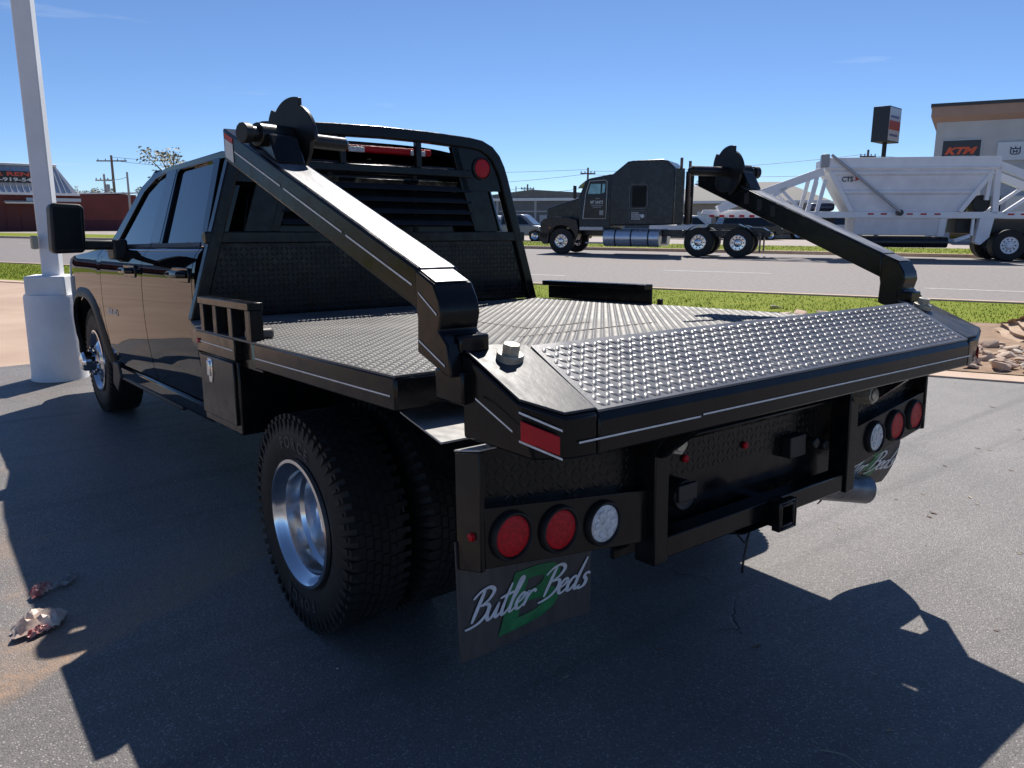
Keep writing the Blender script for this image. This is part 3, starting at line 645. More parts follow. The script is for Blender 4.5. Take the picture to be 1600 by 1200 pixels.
for s in (-1, 1):
    m_ = lambda mb: mb if s < 0 else mb.mirx()
    plan = [(-1.003, -1.374), (-1.10, -1.372), (-1.187, -1.305), (-1.187, -1.10), (-1.155, -1.052), (-1.06, -1.052), (-1.003, -1.12)]
    if s > 0: plan[2] = (-1.222, -1.332); plan[3] = (-1.20, -1.10)
    n = len(plan); vs = [V((x, y, .915+(.02 if y > -1.2 else 0))) for x, y in plan]+[V((x, y, ZP(y)-.003)) for x, y in plan]; vs[2] = V((-1.15, -1.318, .915)); vs[1] = V((-1.075, -1.366, .915))
    hs = part('pivot_housing', m_(MB().add(vs, [tuple(range(n))[::-1], tuple(range(n, 2*n))]+[(i, (i+1) % n, n+(i+1) % n, n+i) for i in range(n)])), bed_black, beam, bev=.006)
    pl2 = [(-1.0, -1.366), (-1.097, -1.364), (-1.178, -1.302) if s < 0 else (-1.213, -1.329), (-1.178, -1.10) if s < 0 else (-1.19, -1.10), (-1.15, -1.058), (-1.062, -1.058), (-1.0, -1.115)]
    part('pivot_plate', m_(MB().ext([V((x, y, ZP(y)-.002)) for x, y in pl2], (0, 0, .006))), worn_plate, beam, bev=.002)
    bo = V((-1.083, -1.151, ZP(-1.151)-.006)); nb = V((0, -.25, 1)).normalized()
    mb = MB().cyl(bo-nb*.012, bo+nb*.010, .034, n=28).cyl(bo+nb*.008, bo+nb*.034, .0235, n=6); part('pivot_bolt', m_(mb), steel_bolt, beam, bev=.002)
    d = V((-.087, .067, 0)).normalized(); a = V((-1.108, -1.366, .975)); nrm = V((-.6, -.8, 0)).normalized()
    mb = MB().ext([a+nrm*.002+d*t+V((0, 0, z)) for t, z in ((.004, -.044), (.092, -.008), (.092, .038), (.004, .000))], nrm*.005)
    part('reflector', m_(mb), dull_red, beam, bev=.002)
    for dz in (.012, -.054):
        mb = MB().ext([a+nrm*.002+d*t+V((0, 0, dz+z)) for t, z in ((-.002, -.002), (.096, .042), (.096, .047), (-.002, .003))], nrm*.001); part('pinstripe', m_(mb), white_stripe, beam, bev=0)
    stripe([(s*1.1875, -1.15, 1.04), (s*1.1875, -1.29, .985)], nrm=(s, 0, 0), parent=beam)
    # knuckle and arm
    kn = part('arm_knuckle', m_(MB().prism([(-.93, 1.350), (-.955, 1.22), (-.95, 1.135), (-1.075, 1.090), (-1.10, 1.086), (-1.085, 1.165), (-1.05, 1.195), (-1.062, 1.235), (-1.055, 1.268), (-1.03, 1.308)], 'x', -1.222, -1.105)), bed_black, bev=.0045)
    part('knuckle_lug', m_(MB().bx(-1.19, -1.102, -1.095, -1.03, 1.140, 1.185)), bed_black, kn, bev=.006); part('knuckle_base', m_(MB().bx(-1.205, -1.115, -1.12, -1.0, 1.02, 1.10)), bed_black, kn, bev=.006)
    part('worn_sunlit_top', m_(MB().ext([V((-1.212, -1.028, 1.3115)), V((-1.116, -1.028, 1.3115)), V((-1.116, -.935, 1.3495)), V((-1.212, -.935, 1.3495))], (0, 0, .002))), worn_sunlit_arm, kn, bev=0)
    sec = []
    for (y, xc, top_) in ((-.96, 1.16, 1.285+.14*.424), (.10, 1.245, 1.794)):
        sec += [V((-xc-.062, y+.0, top_-.103)), V((-xc+.062, y, top_-.103)), V((-xc+.062, y, top_)), V((-xc-.062, y, top_))]
    ar = part('bale_arm', m_(MB().add(sec, [(0, 1, 2, 3), (7, 6, 5, 4)]+[(i, (i+1) % 4, 4+(i+1) % 4, 4+i) for i in range(4)])), bed_black, kn, bev=.007, seg=3)
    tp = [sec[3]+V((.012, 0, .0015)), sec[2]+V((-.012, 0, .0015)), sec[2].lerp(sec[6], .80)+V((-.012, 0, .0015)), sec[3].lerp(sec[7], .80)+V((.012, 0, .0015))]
    part('worn_sunlit_top', m_(MB().ext(tp, (0, 0, -.003))), worn_sunlit_arm, kn, bev=0)
    fo = lambda t, h: (sec[0].lerp(sec[4], t)+V((0, 0, .103*h)))
    for t0, t1 in ((.02, .30), (.32, .62), (.64, .92)):
        a, b = fo(t0, .52), fo(t1, .52); mb = MB().ext([a+V((-.0015, 0, -.0025)), b+V((-.0015, 0, -.0025)), b+V((-.0015, 0, .0025)), a+V((-.0015, 0, .0025))], (-.0006, 0, 0)); part('pinstripe', m_(mb), white_stripe, kn, bev=0)
    mb = MB()
    for p, q in (((-.965, 1.285), (-1.045, 1.235)), ((-.962, 1.165), (-1.075, 1.113))):
        mb.ext([V((-1.2232, p[0], p[1]-.0025)), V((-1.2232, q[0], q[1]-.0025)), V((-1.2232, q[0], q[1]+.0025)), V((-1.2232, p[0], p[1]+.0025))], (-.0006, 0, 0))
    part('pinstripe', m_(mb), white_stripe, kn, bev=0)
    for (t0, t1, h0, h1, mm) in ((.93, .985, .14, .72, label_white), (.93, .985, .74, .9, label_red)):
        mb = MB().ext([fo(t0, h0)+V((-.0014, 0, 0)), fo(t1, h0)+V((-.0014, 0, 0)), fo(t1, h1)+V((-.0014, 0, 0)), fo(t0, h1)+V((-.0014, 0, 0))], (-.0006, 0, 0)); part('warning_label', m_(mb), mm, kn, bev=0)
    # spinner
    cy_, cz_ = -.125, 1.748; YR = M.Translation((-1.21, cy_, 0)) @ M.Rotation(R(15), 4, 'Z') @ M.Translation((1.21, -cy_, 0))
    def y_(mb): mb.v = [tuple(YR @ V(p)) for p in mb.v]; return m_(mb)
    part('spindle', y_(MB().cyl((-1.325, cy_, cz_), (-.935, cy_, cz_), .024, n=20).cyl((-.935, cy_, cz_), (-.92, cy_, cz_), .024, .014, n=20)), bed_dusty, kn, bev=0)
    part('spindle_sleeve', y_(MB().cyl((-1.29, cy_, cz_), (-1.165, cy_, cz_), .036, n=24)), bed_dusty, kn, bev=.003)
    part('spindle_nut', y_(MB().cyl((-1.345, cy_, cz_), (-1.315, cy_, cz_), .031, n=12)), black_plastic, kn, bev=.003)
    part('sleeve_bracket', m_(MB().prism([(-.24, 1.655), (-.015, 1.745), (-.06, 1.785), (-.19, 1.745)], 'x', -1.265, -1.17)), bed_black, kn, bev=.006)
    pr = []
    for i in range(72):
        a = 2*math.pi*i/72; f_ = (a*5/(2*math.pi)+.35) % 1; r_ = .104+.022*f_; pr.append((cy_+r_*math.cos(a), cz_+.008+r_*math.sin(a)))
    part('spinner_disc', y_(MB().prism(pr, 'x', -1.162, -1.148)), bed_dusty, kn, bev=.002)
    for yy in (-.22, -.30, -.38):
        t = (yy+.96)/1.06; q = sec[1].lerp(sec[5], t); part('arm_slot', m_(MB().bx(q.x-.001, q.x+.003, yy-.022, yy+.004, q.z+.03, q.z+.082)), black_plastic, kn, bev=.001)

# ---- tail: columns, light panels, flaps, hitch
tail = part('tail_bar', MB().bx(-.51, .51, -1.168, -1.10, .462, .53), bed_black, bev=.005)
part('tail_panel', MB().bx(-.62, .62, -1.06, -1.045, .455, .93), bed_black, tail, bev=.002)
mb = lugs(MB(), [(-.50, .66), (.50, .66), (.50, .80), (-.50, .80)], lambda x, y: 0, pitch=.0265, H=.0010); mb.v = [(x, -1.0605-z, y) for x, y, z in mb.v]; tag(part('tread_pattern', mb, bed_black, tail, bev=0, ang=75, fix=False), kind='stuff')
part('tail_shelf', MB().prism([(-1.13, .80), (-1.06, .88), (-1.06, .90), (-1.14, .815)], 'x', -.46, .50), bed_black, tail)
for x, z in ((-.30, .715), (.02, .705)): part('marker_light', MB().lathe([(0, .013), (.008, .012), (.012, .006), (.013, 0)], (x, -1.063, z), (0, -1, 0), 16), red_lens, tail, bev=0)
part('plug_socket', MB().lathe([(-.02, .05), (.05, .05), (.055, .044), (.05, .04), (.05, 0)], (-.355, -1.06, .615), (0, -1, 0), 28).bx(-.40, -.31, -1.125, -1.11, .60, .655), black_plastic, tail, bev=.003)
part('coupler_box', MB().bx(.25, .35, -1.10, -1.06, .62, .70), black_plastic, tail, bev=.004)
for xx, zz in ((.39, .66), (.46, .64)): part('hose_coupler', MB().cyl((xx, -1.06, zz), (xx, -1.12, zz), .02, n=14), black_plastic, tail, bev=.004)
hx = .052; hz = .487; mb = MB()
for (x0, x1, z0, z1) in ((-.042, -.03, -.042, .042), (.03, .042, -.042, .042), (-.03, .03, .03, .042), (-.03, .03, -.042, -.03)): mb.bx(hx+x0, hx+x1, -1.225, -.80, hz+z0, hz+z1)
hi = part('hitch_receiver', mb, bed_black, tail, bev=.004); part('receiver_collar', MB().bx(hx-.052, hx-.042, -1.226, -1.195, hz-.052, hz+.052).bx(hx+.042, hx+.052, -1.226, -1.195, hz-.052, hz+.052).bx(hx-.042, hx+.042, -1.226, -1.195, hz+.042, hz+.052).bx(hx-.042, hx+.042, -1.226, -1.195, hz-.052, hz-.042), bed_black, hi)
part('hitch_crossbar', MB().bx(-.42, .42, -1.05, -.98, .455, .52), bed_black, hi); part('hitch_gusset', MB().prism([(-1.19, .455), (-1.02, .455), (-1.02, .435), (-1.10, .43)], 'x', hx-.20, hx+.12), bed_black, hi)
part('chain_wire', MB().tube(crom([(-.10, -1.12, .44), (-.08, -1.15, .40), (-.03, -1.13, .42), (-.07, -1.14, .33), (-.06, -1.13, .28)], 5), .004, 6), black_plastic, hi, bev=0)
SL = .127
for s in (-1, 1):
    m_ = lambda mb: mb if s < 0 else mb.mirx()
    part('tail_column', m_(MB().bx(-.572, -.51, -1.178, -1.10, .455, .925)), bed_black, tail, bev=.005)
    part('pivot_pin', m_(MB().cyl((-.547, -1.175, .84), (-.547, -1.245, .84), .036, n=6).cyl((-.547, -1.245, .84), (-.547, -1.252, .84), .024, n=20)), steel_bolt, tail, bev=.003)
    if s > 0: part('strut_bracket', m_(MB().tube([(-.66, -1.155, .79), (-.72, -1.19, .85), (-.80, -1.24, .905)], .006, 8).tube([(-.72, -1.155, .79), (-.78, -1.19, .85), (-.85, -1.24, .905)], .006, 8).tube([(-.66, -1.155, .79), (-.72, -1.155, .79)], .006, 8)), alu, tail, bev=0)
    part('pin_bracket', m_(MB().prism([(-1.175, .80), (-1.175, .89), (-1.22, .90), (-1.30, .915), (-1.25, .87), (-1.21, .81)], 'x', -.62, -.59)), bed_black, tail)
    zb = lambda x: .527+(abs(x)-.565)*SL; zt = lambda x: .686+(abs(x)-.565)*SL
    mb = MB().ext([V((x, -1.15, z)) for x, z in ((-.572, zb(.572)), (-1.168, zb(1.168)), (-1.168, zt(1.168)), (-.572, zt(.572)))], (0, .006, 0)); pn = part('light_panel', m_(mb), bed_black, tail, bev=.002)
    mb = MB().ext([V((x, -1.105, z)) for x, z in ((-.572, zt(.572)-.01), (-1.165, zt(1.165)-.01), (-1.165, .895), (-.572, .895))], (0, .006, 0)); part('recess_plate', m_(mb), bed_black, tail)
    mb = MB().ext([V((x, -1.15, z)) for x, z in ((-.572, zt(.572)), (-1.168, zt(1.168)), (-1.168, zt(1.168)-.006), (-.572, zt(.572)-.006))], (0, .05, 0)); part('panel_ledge', m_(mb), bed_black, tail)
    rp_ = [(-1.155, zt(1.155)), (-.58, zt(.58)), (-.58, .885), (-1.155, .885)]; mb = lugs(MB(), rp_, lambda x, y: 0, pitch=.0265, H=.0012); mb.v = [(x, -1.1055-z, y) for x, y, z in mb.v]
    tag(part('tread_pattern', m_(mb), bed_black, tail, bev=0, ang=75, fix=False), kind='stuff')
    part('panel_side', m_(MB().prism([(-1.155, .60), (-1.05, .575), (-1.05, .888), (-1.155, .908)], 'x', -1.185, -1.17)), bed_black, tail, bev=.003)
    part('panel_cap', m_(MB().ext([V((-1.187, -1.05, .889)), V((-1.0, -1.05, .889)), V((-1.05, -1.15, .909)), V((-1.187, -1.156, .910))], (0, 0, .005))), pale_steel, tail, bev=.002)
    part('side_marker', m_(MB().lathe([(0, .012), (.008, .010), (.012, 0)], (-1.185, -1.12, .685), (-1, 0, 0), 14)), red_lens, tail, bev=0)
    for xl, mm in ((1.0855, red_lens), (.9239, red_lens), (.7589, clear_lens)):
        zl = .6446+(xl-.87)*.1316; o_ = (-xl, -1.151, zl)
        gr = part('tail_light', m_(MB().lathe([(-.01, .066), (.008, .066), (.014, .062), (.015, .058), (.008, .054), (.0, .053)], o_, (0, -1, 0), 40)), rubber, pn, bev=0)
        part('lens', m_(MB().lathe([(.002, .0535), (.008, .053), (.011, .045), (.012, .02), (.012, 0)], o_, (0, -1, 0), 40)), mm, pn, bev=0)
        if mm is clear_lens:
            for k in range(7):
                q = V(o_)+(V((math.cos(k*math.pi/3), 0, math.sin(k*math.pi/3)))*.030 if k < 6 else V((0, 0, 0)))
                part('led_cell', m_(MB().lathe([(.011, .0125), (.014, .011), (.0145, .006), (.013, .004), (.013, 0)], q, (0, -1, 0), 14)), clear_lens, pn, bev=0)
    # mud flap with lettering
    def FL(x, z, off=0, s=s):
        u = (abs(x)-.71)/.48; h = (.585-z)/.275
        y = -1.055+(.012*math.sin(u*5)*h if s < 0 else .10*h*h+.03*math.sin(u*4)*h)
        return V((s*abs(x), y-off, z))
    def flfn(a, b):
        x = .712+a*.478; zb_ = .310+.012*a; return FL(x, zb_+(zb(x)+.045-zb_)*b)
    fp = part('mud_flap', MB().shell(flfn, 16, 12, (0, .006, 0)), flap_rubber, tail, bev=0)
    # green B
    v, f = text2d('B', .235, .006, .22); vx = [p[0] for p in v]; vy = [p[1] for p in v]
    ox = (-1.075 if s < 0 else .815)-min(vx)
    def place(px, py, off):
        return FL(px, py, off)
    mb = MB()
    import bmesh as _b
    bm_ = _b.new(); vv = [bm_.verts.new((p[0], p[1], 0)) for p in v]
    for q in f:
        try: bm_.faces.new([vv[i] for i in q])
        except ValueError: pass
    _b.ops.triangulate(bm_, faces=bm_.faces)
    x0, x1, y0, y1 = min(vx), max(vx), min(vy), max(vy)
    VV = [FL((-1.065+(p.co.x-x0)/(x1-x0)*.235) if s < 0 else (.835+(p.co.x-x0)/(x1-x0)*.235), .352+(p.co.y-y0)/(y1-y0)*.165, .0022) for p in bm_.verts]
    mb.add(VV, [tuple(q.index for q in fc.verts) for fc in bm_.faces]) if not bm_.verts.index_update() else None
    bm_.free(); part('green_letter', mb, green_letter, fp, bev=0, fix=False)
    # brush script wordmark drawn as ribbon strokes
    G = {'B': ([[(.30, 1.0), (.22, .6), (.12, .05)], [(-.05, .8), (.15, .98), (.45, 1.05), (.66, .9), (.55, .66), (.28, .52)], [(.28, .52), (.58, .5), (.62, .25), (.42, .02), (.14, -.08), (-.06, -.10)]], .66),
         'u': ([[(.02, .45), (-.02, .15), (.08, .0), (.22, .1), (.34, .45)], [(.34, .45), (.3, .12), (.38, .0), (.5, .1)]], .46),
         't': ([[(.22, .95), (.1, .3), (.1, .05), (.2, .0), (.34, .12)], [(-.12, .56), (.42, .64)]], .32),
         'l': ([[(.0, .1), (.2, .55), (.32, .95), (.22, 1.0), (.12, .5), (.08, .08), (.18, .0), (.3, .1)]], .28),
         'e': ([[(.0, .16), (.22, .26), (.3, .4), (.18, .46), (.04, .26), (.08, .04), (.22, .0), (.38, .14)]], .36),
         'r': ([[(.0, .4), (.1, .44), (.06, .2), (.02, .0)], [(.05, .16), (.16, .38), (.3, .44), (.42, .36)]], .42),
         'd': ([[(.34, .38), (.2, .46), (.04, .26), (.06, .04), (.18, .02), (.34, .24)], [(.52, 1.05), (.38, .45), (.34, .08), (.44, .0), (.54, .1)]], .52),
         's': ([[(.34, .42), (.2, .48), (.12, .36), (.24, .22), (.2, .04), (.04, -.02), (-.06, .08)]], .34), ' ': ([], .36)}
    SH = .38; words = []; cx = 0
    for word in ('Butler', 'Beds'):
        strokes = []
        for ch in word:
            st, adv = G[ch]
            for q in st: strokes.append([(cx+a+SH*b_, b_) for a, b_ in q])
            cx += adv
        words.append(strokes); cx += .30
    W0 = cx+.05; X0 = (-1.168 if s < 0 else .735)
    for strokes in words:
        mb = MB()
        for q in strokes:
            P = crom([V((a, b_, 0)) for a, b_ in q], 6); n_ = len(P)
            for i in range(n_-1):
                qd = []
                for j, p in ((i, P[i]), (i+1, P[i+1])):
                    t = (P[min(j+1, n_-1)]-P[max(j-1, 0)]).normalized(); nr_ = V((-t.y, t.x, 0)); wd = (.040+.034*abs(t.dot(V((.3, -.95, 0)))))*(1-.5*abs(2*j/(n_-1)-1)**3)
                    qd.append((p+nr_*wd, p-nr_*wd))
                mb.add([FL(X0+(p.x)/W0*.47, (.418-.003*p.x+p.y*.084), .0042) for p in (qd[0][0], qd[0][1], qd[1][1], qd[1][0])], [(0, 1, 2, 3)])
        part('white_lettering', mb, white_letter, fp, bev=0, fix=False)

# ================================================================== column beside the truck
col = empty('light_pole', (-1.0, 5.89, 0)); tag(col, 'white square steel pole on a thick round painted concrete base left of the truck', 'pole')
obj('pole_base', MB().lathe([(0, .245), (.05, .238), (.78, .232), (.803, .222), (.805, 0)], (0, 0, 0), (0, 0, 1), 40), conc_white, col, ang=40)
rz = M.Rotation(R(-24), 4, 'Z'); obj('pole_collar', MB().bx(-.17, .17, -.17, .17, .80, .975, rz), conc_white, col, bev=.012)
obj('pole_shaft', MB().bx(-.076, .076, -.076, .076, .97, 9.0, M.Translation((.035, 0, 0)) @ rz), white_paint, col, bev=.01)
obj('junction_box', MB().bx(-.13, -.075, -.14, -.05, 1.22, 1.34), mat('beige_box', (.42, .38, .29), .6), col, bev=.012)

# ================================================================== litter and leaves on the asphalt
def crumple(seed, sx, sy, h, n=14):
    r = random.Random(seed); ph = [(r.uniform(2, 9), r.uniform(2, 9), r.uniform(0, 6)) for _ in range(6)]
    def fn(a, b):
        x, y = a*2-1, b*2-1; rr = math.hypot(x, y); k = 1/max(1, rr*1.05); x *= k; y *= k; w_ = sum(abs(math.sin(p*x+q*y+c)) for p, q, c in ph)/6
        ed = 1-min(1, math.hypot(x, y))**3; return V((x*sx*(1+.25*math.sin(5*y+seed)), y*sy*(1+.25*math.sin(4*x+seed*2)), .006+h*w_*ed+.01*abs(math.sin(7*x+3*y))))
    return MB().grid(fn, n, n)
paper = mat('wrapper_paper', (.52, .36, .28), .5, col2=(.72, .64, .56), vscale=11, bump=.2, bscale=60)
redp = mat('wrapper_red', (.42, .02, .02), .45, col2=(.7, .62, .55), vscale=9)
clearp = mat('wrapper_grey', (.30, .29, .29), .35, var=.4, vscale=30)
for nm, sd_, sx, sy, h, x, y, a, m, lb in (('food_wrapper', 3, .10, .075, .07, -1.955, .60, .5, paper, 'crumpled cream paper wrapper with red edge lying on the asphalt'), ('food_wrapper', 9, .06, .035, .045, -1.90, .90, .9, redp, 'small red and white torn wrapper behind the cream one'), ('plastic_scrap', 14, .07, .028, .03, -1.80, .945, .7, clearp, 'thin grey plastic scrap beside the torn red wrapper')):
    o = obj(nm, crumple(sd_, sx, sy, h), m, ang=25, fix=False); o.location = (x, y, 0); o.rotation_euler = (0, 0, a); tag(o, lb, 'litter')
o = obj('food_wrapper_edge', crumple(5, .05, .016, .03), redp, ang=25, fix=False); o.name = 'food_wrapper'; o.location = (-1.955, .535, 0); o.rotation_euler = (0, 0, .3); tag(o, 'narrow folded red wrapper strip in front of the cream wrapper', 'litter')
leafm = [mat('dry_leaf_a', (.36, .24, .12), .7, var=.3, vscale=60), mat('dry_leaf_b', (.50, .42, .28), .7, var=.3, vscale=60), mat('dry_leaf_c', (.2, .11, .06), .7, var=.3, vscale=60)]
def leafmesh(seed):
    r = random.Random(seed); L = 1; pts = []
    for i in range(9): t = i/8; pts.append((t*2-1, .32*math.sin(math.pi*t**.8)*(1+.15*r.uniform(-1, 1))))
    v = []
    for x, wd in pts: c = .25*(1-x*x)*r.uniform(.2, .6); v += [V((x, -wd, .12+c*.5)), V((x, 0, .05)), V((x, wd, .1+c))]
    f = [];
    for i in range(8): f += [(i*3, i*3+3, i*3+4, i*3+1), (i*3+1, i*3+4, i*3+5, i*3+2)]
    return MB().add(v, f)
lps = [obj('dry_leaf', leafmesh(i), leafm[i % 3], fix=False) for i in range(6)]; lu = [False]*6
for i in range(64):
    k = i % 6
    if lu[k]: o = lps[k].copy(); COL.objects.link(o)
    else: o = lps[k]; lu[k] = True
    if i < 40: x = rnd.uniform(-2.0, 3.6); y = rnd.uniform(-1.95, .3) if x > -.5 else rnd.uniform(-1.2, 1.0)
    else: x = rnd.uniform(1.4, 5.6); y = rnd.uniform(-2.2, 1.2)
    o.location = (x, y, .002); sc = rnd.uniform(.010, .026); o.scale = (sc, sc, sc); o.rotation_euler = (rnd.uniform(-.2, .2), rnd.uniform(-.2, .2), rnd.uniform(0, 6.28))
    tag(o, 'tiny dry leaf fallen on the asphalt around the truck', 'leaf', 'dry leaves scattered on the asphalt')
peb = mat('pale_pebble', (.5, .46, .42), .8)
pm_ = [obj('pebble', rockmesh(200+i, 1, .7), peb, fix=False) for i in range(3)]; pu = [False]*3
for i in range(46):
    k = i % 3
    if pu[k]: o = pm_[k].copy(); COL.objects.link(o)
    else: o = pm_[k]; pu[k] = True
    x = rnd.uniform(-2.1, 4); y = rnd.uniform(-2.1, 1.4) if x > 0 else rnd.uniform(-1.0, 3.5)
    o.location = (x, y, .002); sc = rnd.uniform(.003, .008); o.scale = (sc, sc*rnd.uniform(.6, 1), sc*.7); tag(o, 'pale chip of gravel lying on the asphalt around the truck', 'pebble', 'gravel chips on the asphalt')
tw = obj('twig', MB().tube(crom([(-.30, -1.60, .006), (-.27, -1.66, .01), (-.28, -1.74, .006), (-.25, -1.80, .008)], 5), .0016, 5), mat('twig_bark', (.35, .29, .22), .8)); tag(tw, 'thin curved pale twig on the asphalt at the bottom edge', 'twig')

# ================================================================== big vehicles on the road
semi_black = mat('semi_black', (.012, .012, .014), .3, rvar=.1, vscale=3, bump=.02, bscale=10)
trailer_white = mat('trailer_white', (.84, .84, .86), .5, var=.05, vscale=1.5)
trailer_shade = mat('trailer_white_shaded', (.80, .79, .82), .55, var=.1, vscale=1.2)  # the trailer white again, with shade put into the colour
def big_wheel(parent, s, t, sgn, r=.57, w=.28, rimm=None, holes=10):
    """wheel at s (along), t (across; outer face), axis along local y; sgn -1: outer face toward -y"""
    c = V((s, t, r)); d = (0, sgn, 0)
    ty = obj('wheel', MB().lathe([(-w, r*.55), (-w, r*.9), (-w+.03, r), (-.03, r), (0, r*.94), (.005, r*.7), (-.01, r*.52)], c, d, 40), rubber, parent)
    rr = r*.53
    rb = MB().lathe([(-.012, rr+.01), (.004, rr), (-.03, rr*.88), (-.035, rr*.55), (.02, rr*.42), (.06, rr*.34), (.075, rr*.22), (.078, 0)], c, d, 36); obj('rim', rb, rimm or alu, ty)
    hm = MB()
    for k in range(holes):
        a = 2*math.pi*k/holes; p = c+V((math.cos(a), 0, math.sin(a)))*rr*.72; hm.cyl(p+V((0, sgn*-.05, 0)), p+V((0, sgn*-.030, 0)), .030, n=10)
        p = c+V((math.cos(a), 0, math.sin(a)))*rr*.47; hm.cyl(p+V((0, 0, 0)), p+V((0, sgn*.02, 0)), .016, n=6)
    tag(obj('lug_nuts', hm, black_plastic, ty), kind='stuff'); return ty
TA = 29
semi = empty('semi_tractor', (22.0, 23.4, 0), -(math.pi/2-R(TA))); tag(semi, 'black long-nose semi tractor with a tall sleeper cab on the road', 'truck')
def sp(name, mb, m, bev=.01, par=None, **k): return obj(name, mb, m, par or semi, bev=bev, **k)
for t in (.75, 1.6): sp('frame_rail', MB().bx(-1.3, 8.2, t, t+.1, .82, 1.08), semi_black)
sp('bumper', MB().prism([(-1.64, .95), (-1.62, .62), (-1.45, .42), (-1.2, .45), (-1.2, .95)], 'y', .02, 2.43), semi_black, bev=.03)
def taper(poly, t0, t1, k, ctr):   # prism whose front end narrows
    mb = MB(); v = []
    for t, sg in ((t0, 1), (t1, -1)):
        for s_, z in poly: v.append(V((s_, t+sg*k(s_, z), z)))
    n = len(poly); return mb.add(v, [tuple(range(n))[::-1], tuple(range(n, 2*n))]+[(i, (i+1) % n, n+(i+1) % n, n+i) for i in range(n)])
sp('hood', taper([(-1.55, 1.1), (-1.52, 1.9), (-1.46, 2.0), (-.8, 2.2), (-.14, 2.38), (.16, 2.47), (.16, 1.2)], .35, 2.1, lambda s_, z: .28*max(0, min(1, (.2-s_)/1.7)), 0), semi_black, bev=.05, seg=3)
wc = (-.6, .57); arcp = [(wc[0]+.67*math.cos(a), wc[1]+.67*math.sin(a)) for a in [R(x) for x in range(5, 176, 10)]]
for t0, t1 in ((.02, .62), (1.83, 2.43)):
    sp('fender', MB().prism([(-1.62, .72), (-1.60, 1.38), (-1.45, 1.5), (-1.1, 1.62), (-.4, 1.62), (.1, 1.5), (.17, 1.15), (.17, .85)]+arcp, 'y', t0, t1), semi_black, bev=.03)
sp('cab', taper([(.15, 1.12), (.15, 2.49), (.42, 3.18), (.6, 3.26), (1.6, 3.44), (1.6, 1.12)], .12, 2.33, lambda s_, z: .10*max(0, (z-2.4)), 0), semi_black, bev=.05, seg=3)
sp('windshield', MB().ext([V((.155, .35, 2.52)), V((.155, 2.1, 2.52)), V((.40, 2.0, 3.12)), V((.40, .45, 3.12))], (-.012, 0, .004)), glass_dark, bev=0)
sp('sun_visor', MB().prism([(.13, 2.98), (.05, 2.86), (.38, 3.16), (.44, 3.2)], 'y', .3, 2.15), mat('visor_steel', (.5, .53, .58), .3, .7))
door = sp('door', MB().ext([V((s_, .115, z)) for s_, z in ((.36, 1.55), (1.40, 1.55), (1.40, 2.45), (.42, 2.45))], (0, -.012, 0)), semi_black, bev=.004)
sp('door_frame', MB().tube([(.36, .10, 1.55), (1.40, .10, 1.55), (1.42, .10, 2.5), (1.40, .165, 3.12), (1.3, .17, 3.18), (.62, .17, 3.14), (.46, .12, 2.6), (.36, .10, 1.55)], .018, 6), mat('trim_steel', (.45, .46, .48), .35, .6), par=door, bev=0)
sp('door_window', MB().ext([V((.56, .128, 2.60)), V((1.12, .128, 2.60)), V((1.12, .172, 3.02)), V((.66, .172, 3.02))], (0, -.006, 0)), mat('cyan_glass', (.30, .55, .55), .08, spec=.6, var=.35, vscale=2.5), par=door, bev=0)
sp('quarter_window', MB().ext([V((1.18, .128, 2.62)), V((1.32, .128, 2.66)), V((1.32, .172, 3.02)), V((1.2, .172, 3.02))], (0, -.006, 0)), mat('cyan_glass', (.3, .5, .5)), par=door, bev=0)
text('door_lettering', 'MT UNITE', white_letter, (.70, .098, 2.18), (1, 0, 0), (0, 0, 1), .56, .13, door, bold=.02)
for x0_, x1_, z_ in ((.92, 1.1, 2.38), (.74, 1.2, 2.09), (.8, 1.16, 2.01)):
    mb = MB()
    while x0_ < x1_: w_ = rnd.uniform(.02, .05); mb.bx(x0_, x0_+w_, .099, .102, z_, z_+.045); x0_ += w_+.015
    tag(obj('small_print', mb, mat('faded_print', (.3, .3, .31), .6), door), kind='stuff')
sp('sticker', MB().bx(1.10, 1.28, .098, .102, 1.7, 1.9), mat('grey_sticker', (.3, .3, .3), .6), par=door, bev=0)
sl_ = sp('sleeper', taper([(1.58, 1.25), (1.58, 3.36), (2.29, 3.92), (2.5, 3.96), (3.75, 3.99), (4.0, 3.93), (4.33, 3.62), (4.33, 1.3)], .05, 2.4, lambda s_, z: .05*max(0, (z-2.6)), 0), semi_black, bev=.06, seg=3)
sp('sleeper_window', MB().ext([V((s_, .045, z)) for s_, z in ((2.55, 2.05), (3.12, 2.05), (3.12, 2.9), (2.55, 2.9))], (0, -.01, 0)), mat('sleeper_glass', (.004, .004, .006), .3, spec=.15), par=sl_, bev=0)
for (a, b, c_, d_) in ((2.44, 3.22, 1.98, 2.98), (2.44, 3.18, 1.42, 1.88)):
    sp('panel_trim', MB().tube([(a+.08, .035, c_), (b-.08, .035, c_), (b, .035, c_+.08), (b, .035, d_-.08), (b-.08, .035, d_), (a+.08, .035, d_), (a, .035, d_-.08), (a, .035, c_+.08), (a+.08, .035, c_)], .014, 6), mat('trim_grey', (.16, .16, .17), .4), par=sl_, bev=0)
for i in range(4):
    mb = MB(); x0_ = 2.54
    while x0_ < (2.92 if i else 2.82): w_ = rnd.uniform(.02, .05); mb.bx(x0_, x0_+w_, .036, .039, 1.77-.085*i, 1.77-.085*i+.05); x0_ += w_+.014
    tag(obj('small_print', mb, white_letter, sl_), kind='stuff')
sp('emblem', MB().lathe([(0, .085), (.006, .08), (.008, 0)], (3.02, .04, 1.66), (0, -1, 0), 20), white_letter, par=sl_, bev=0)
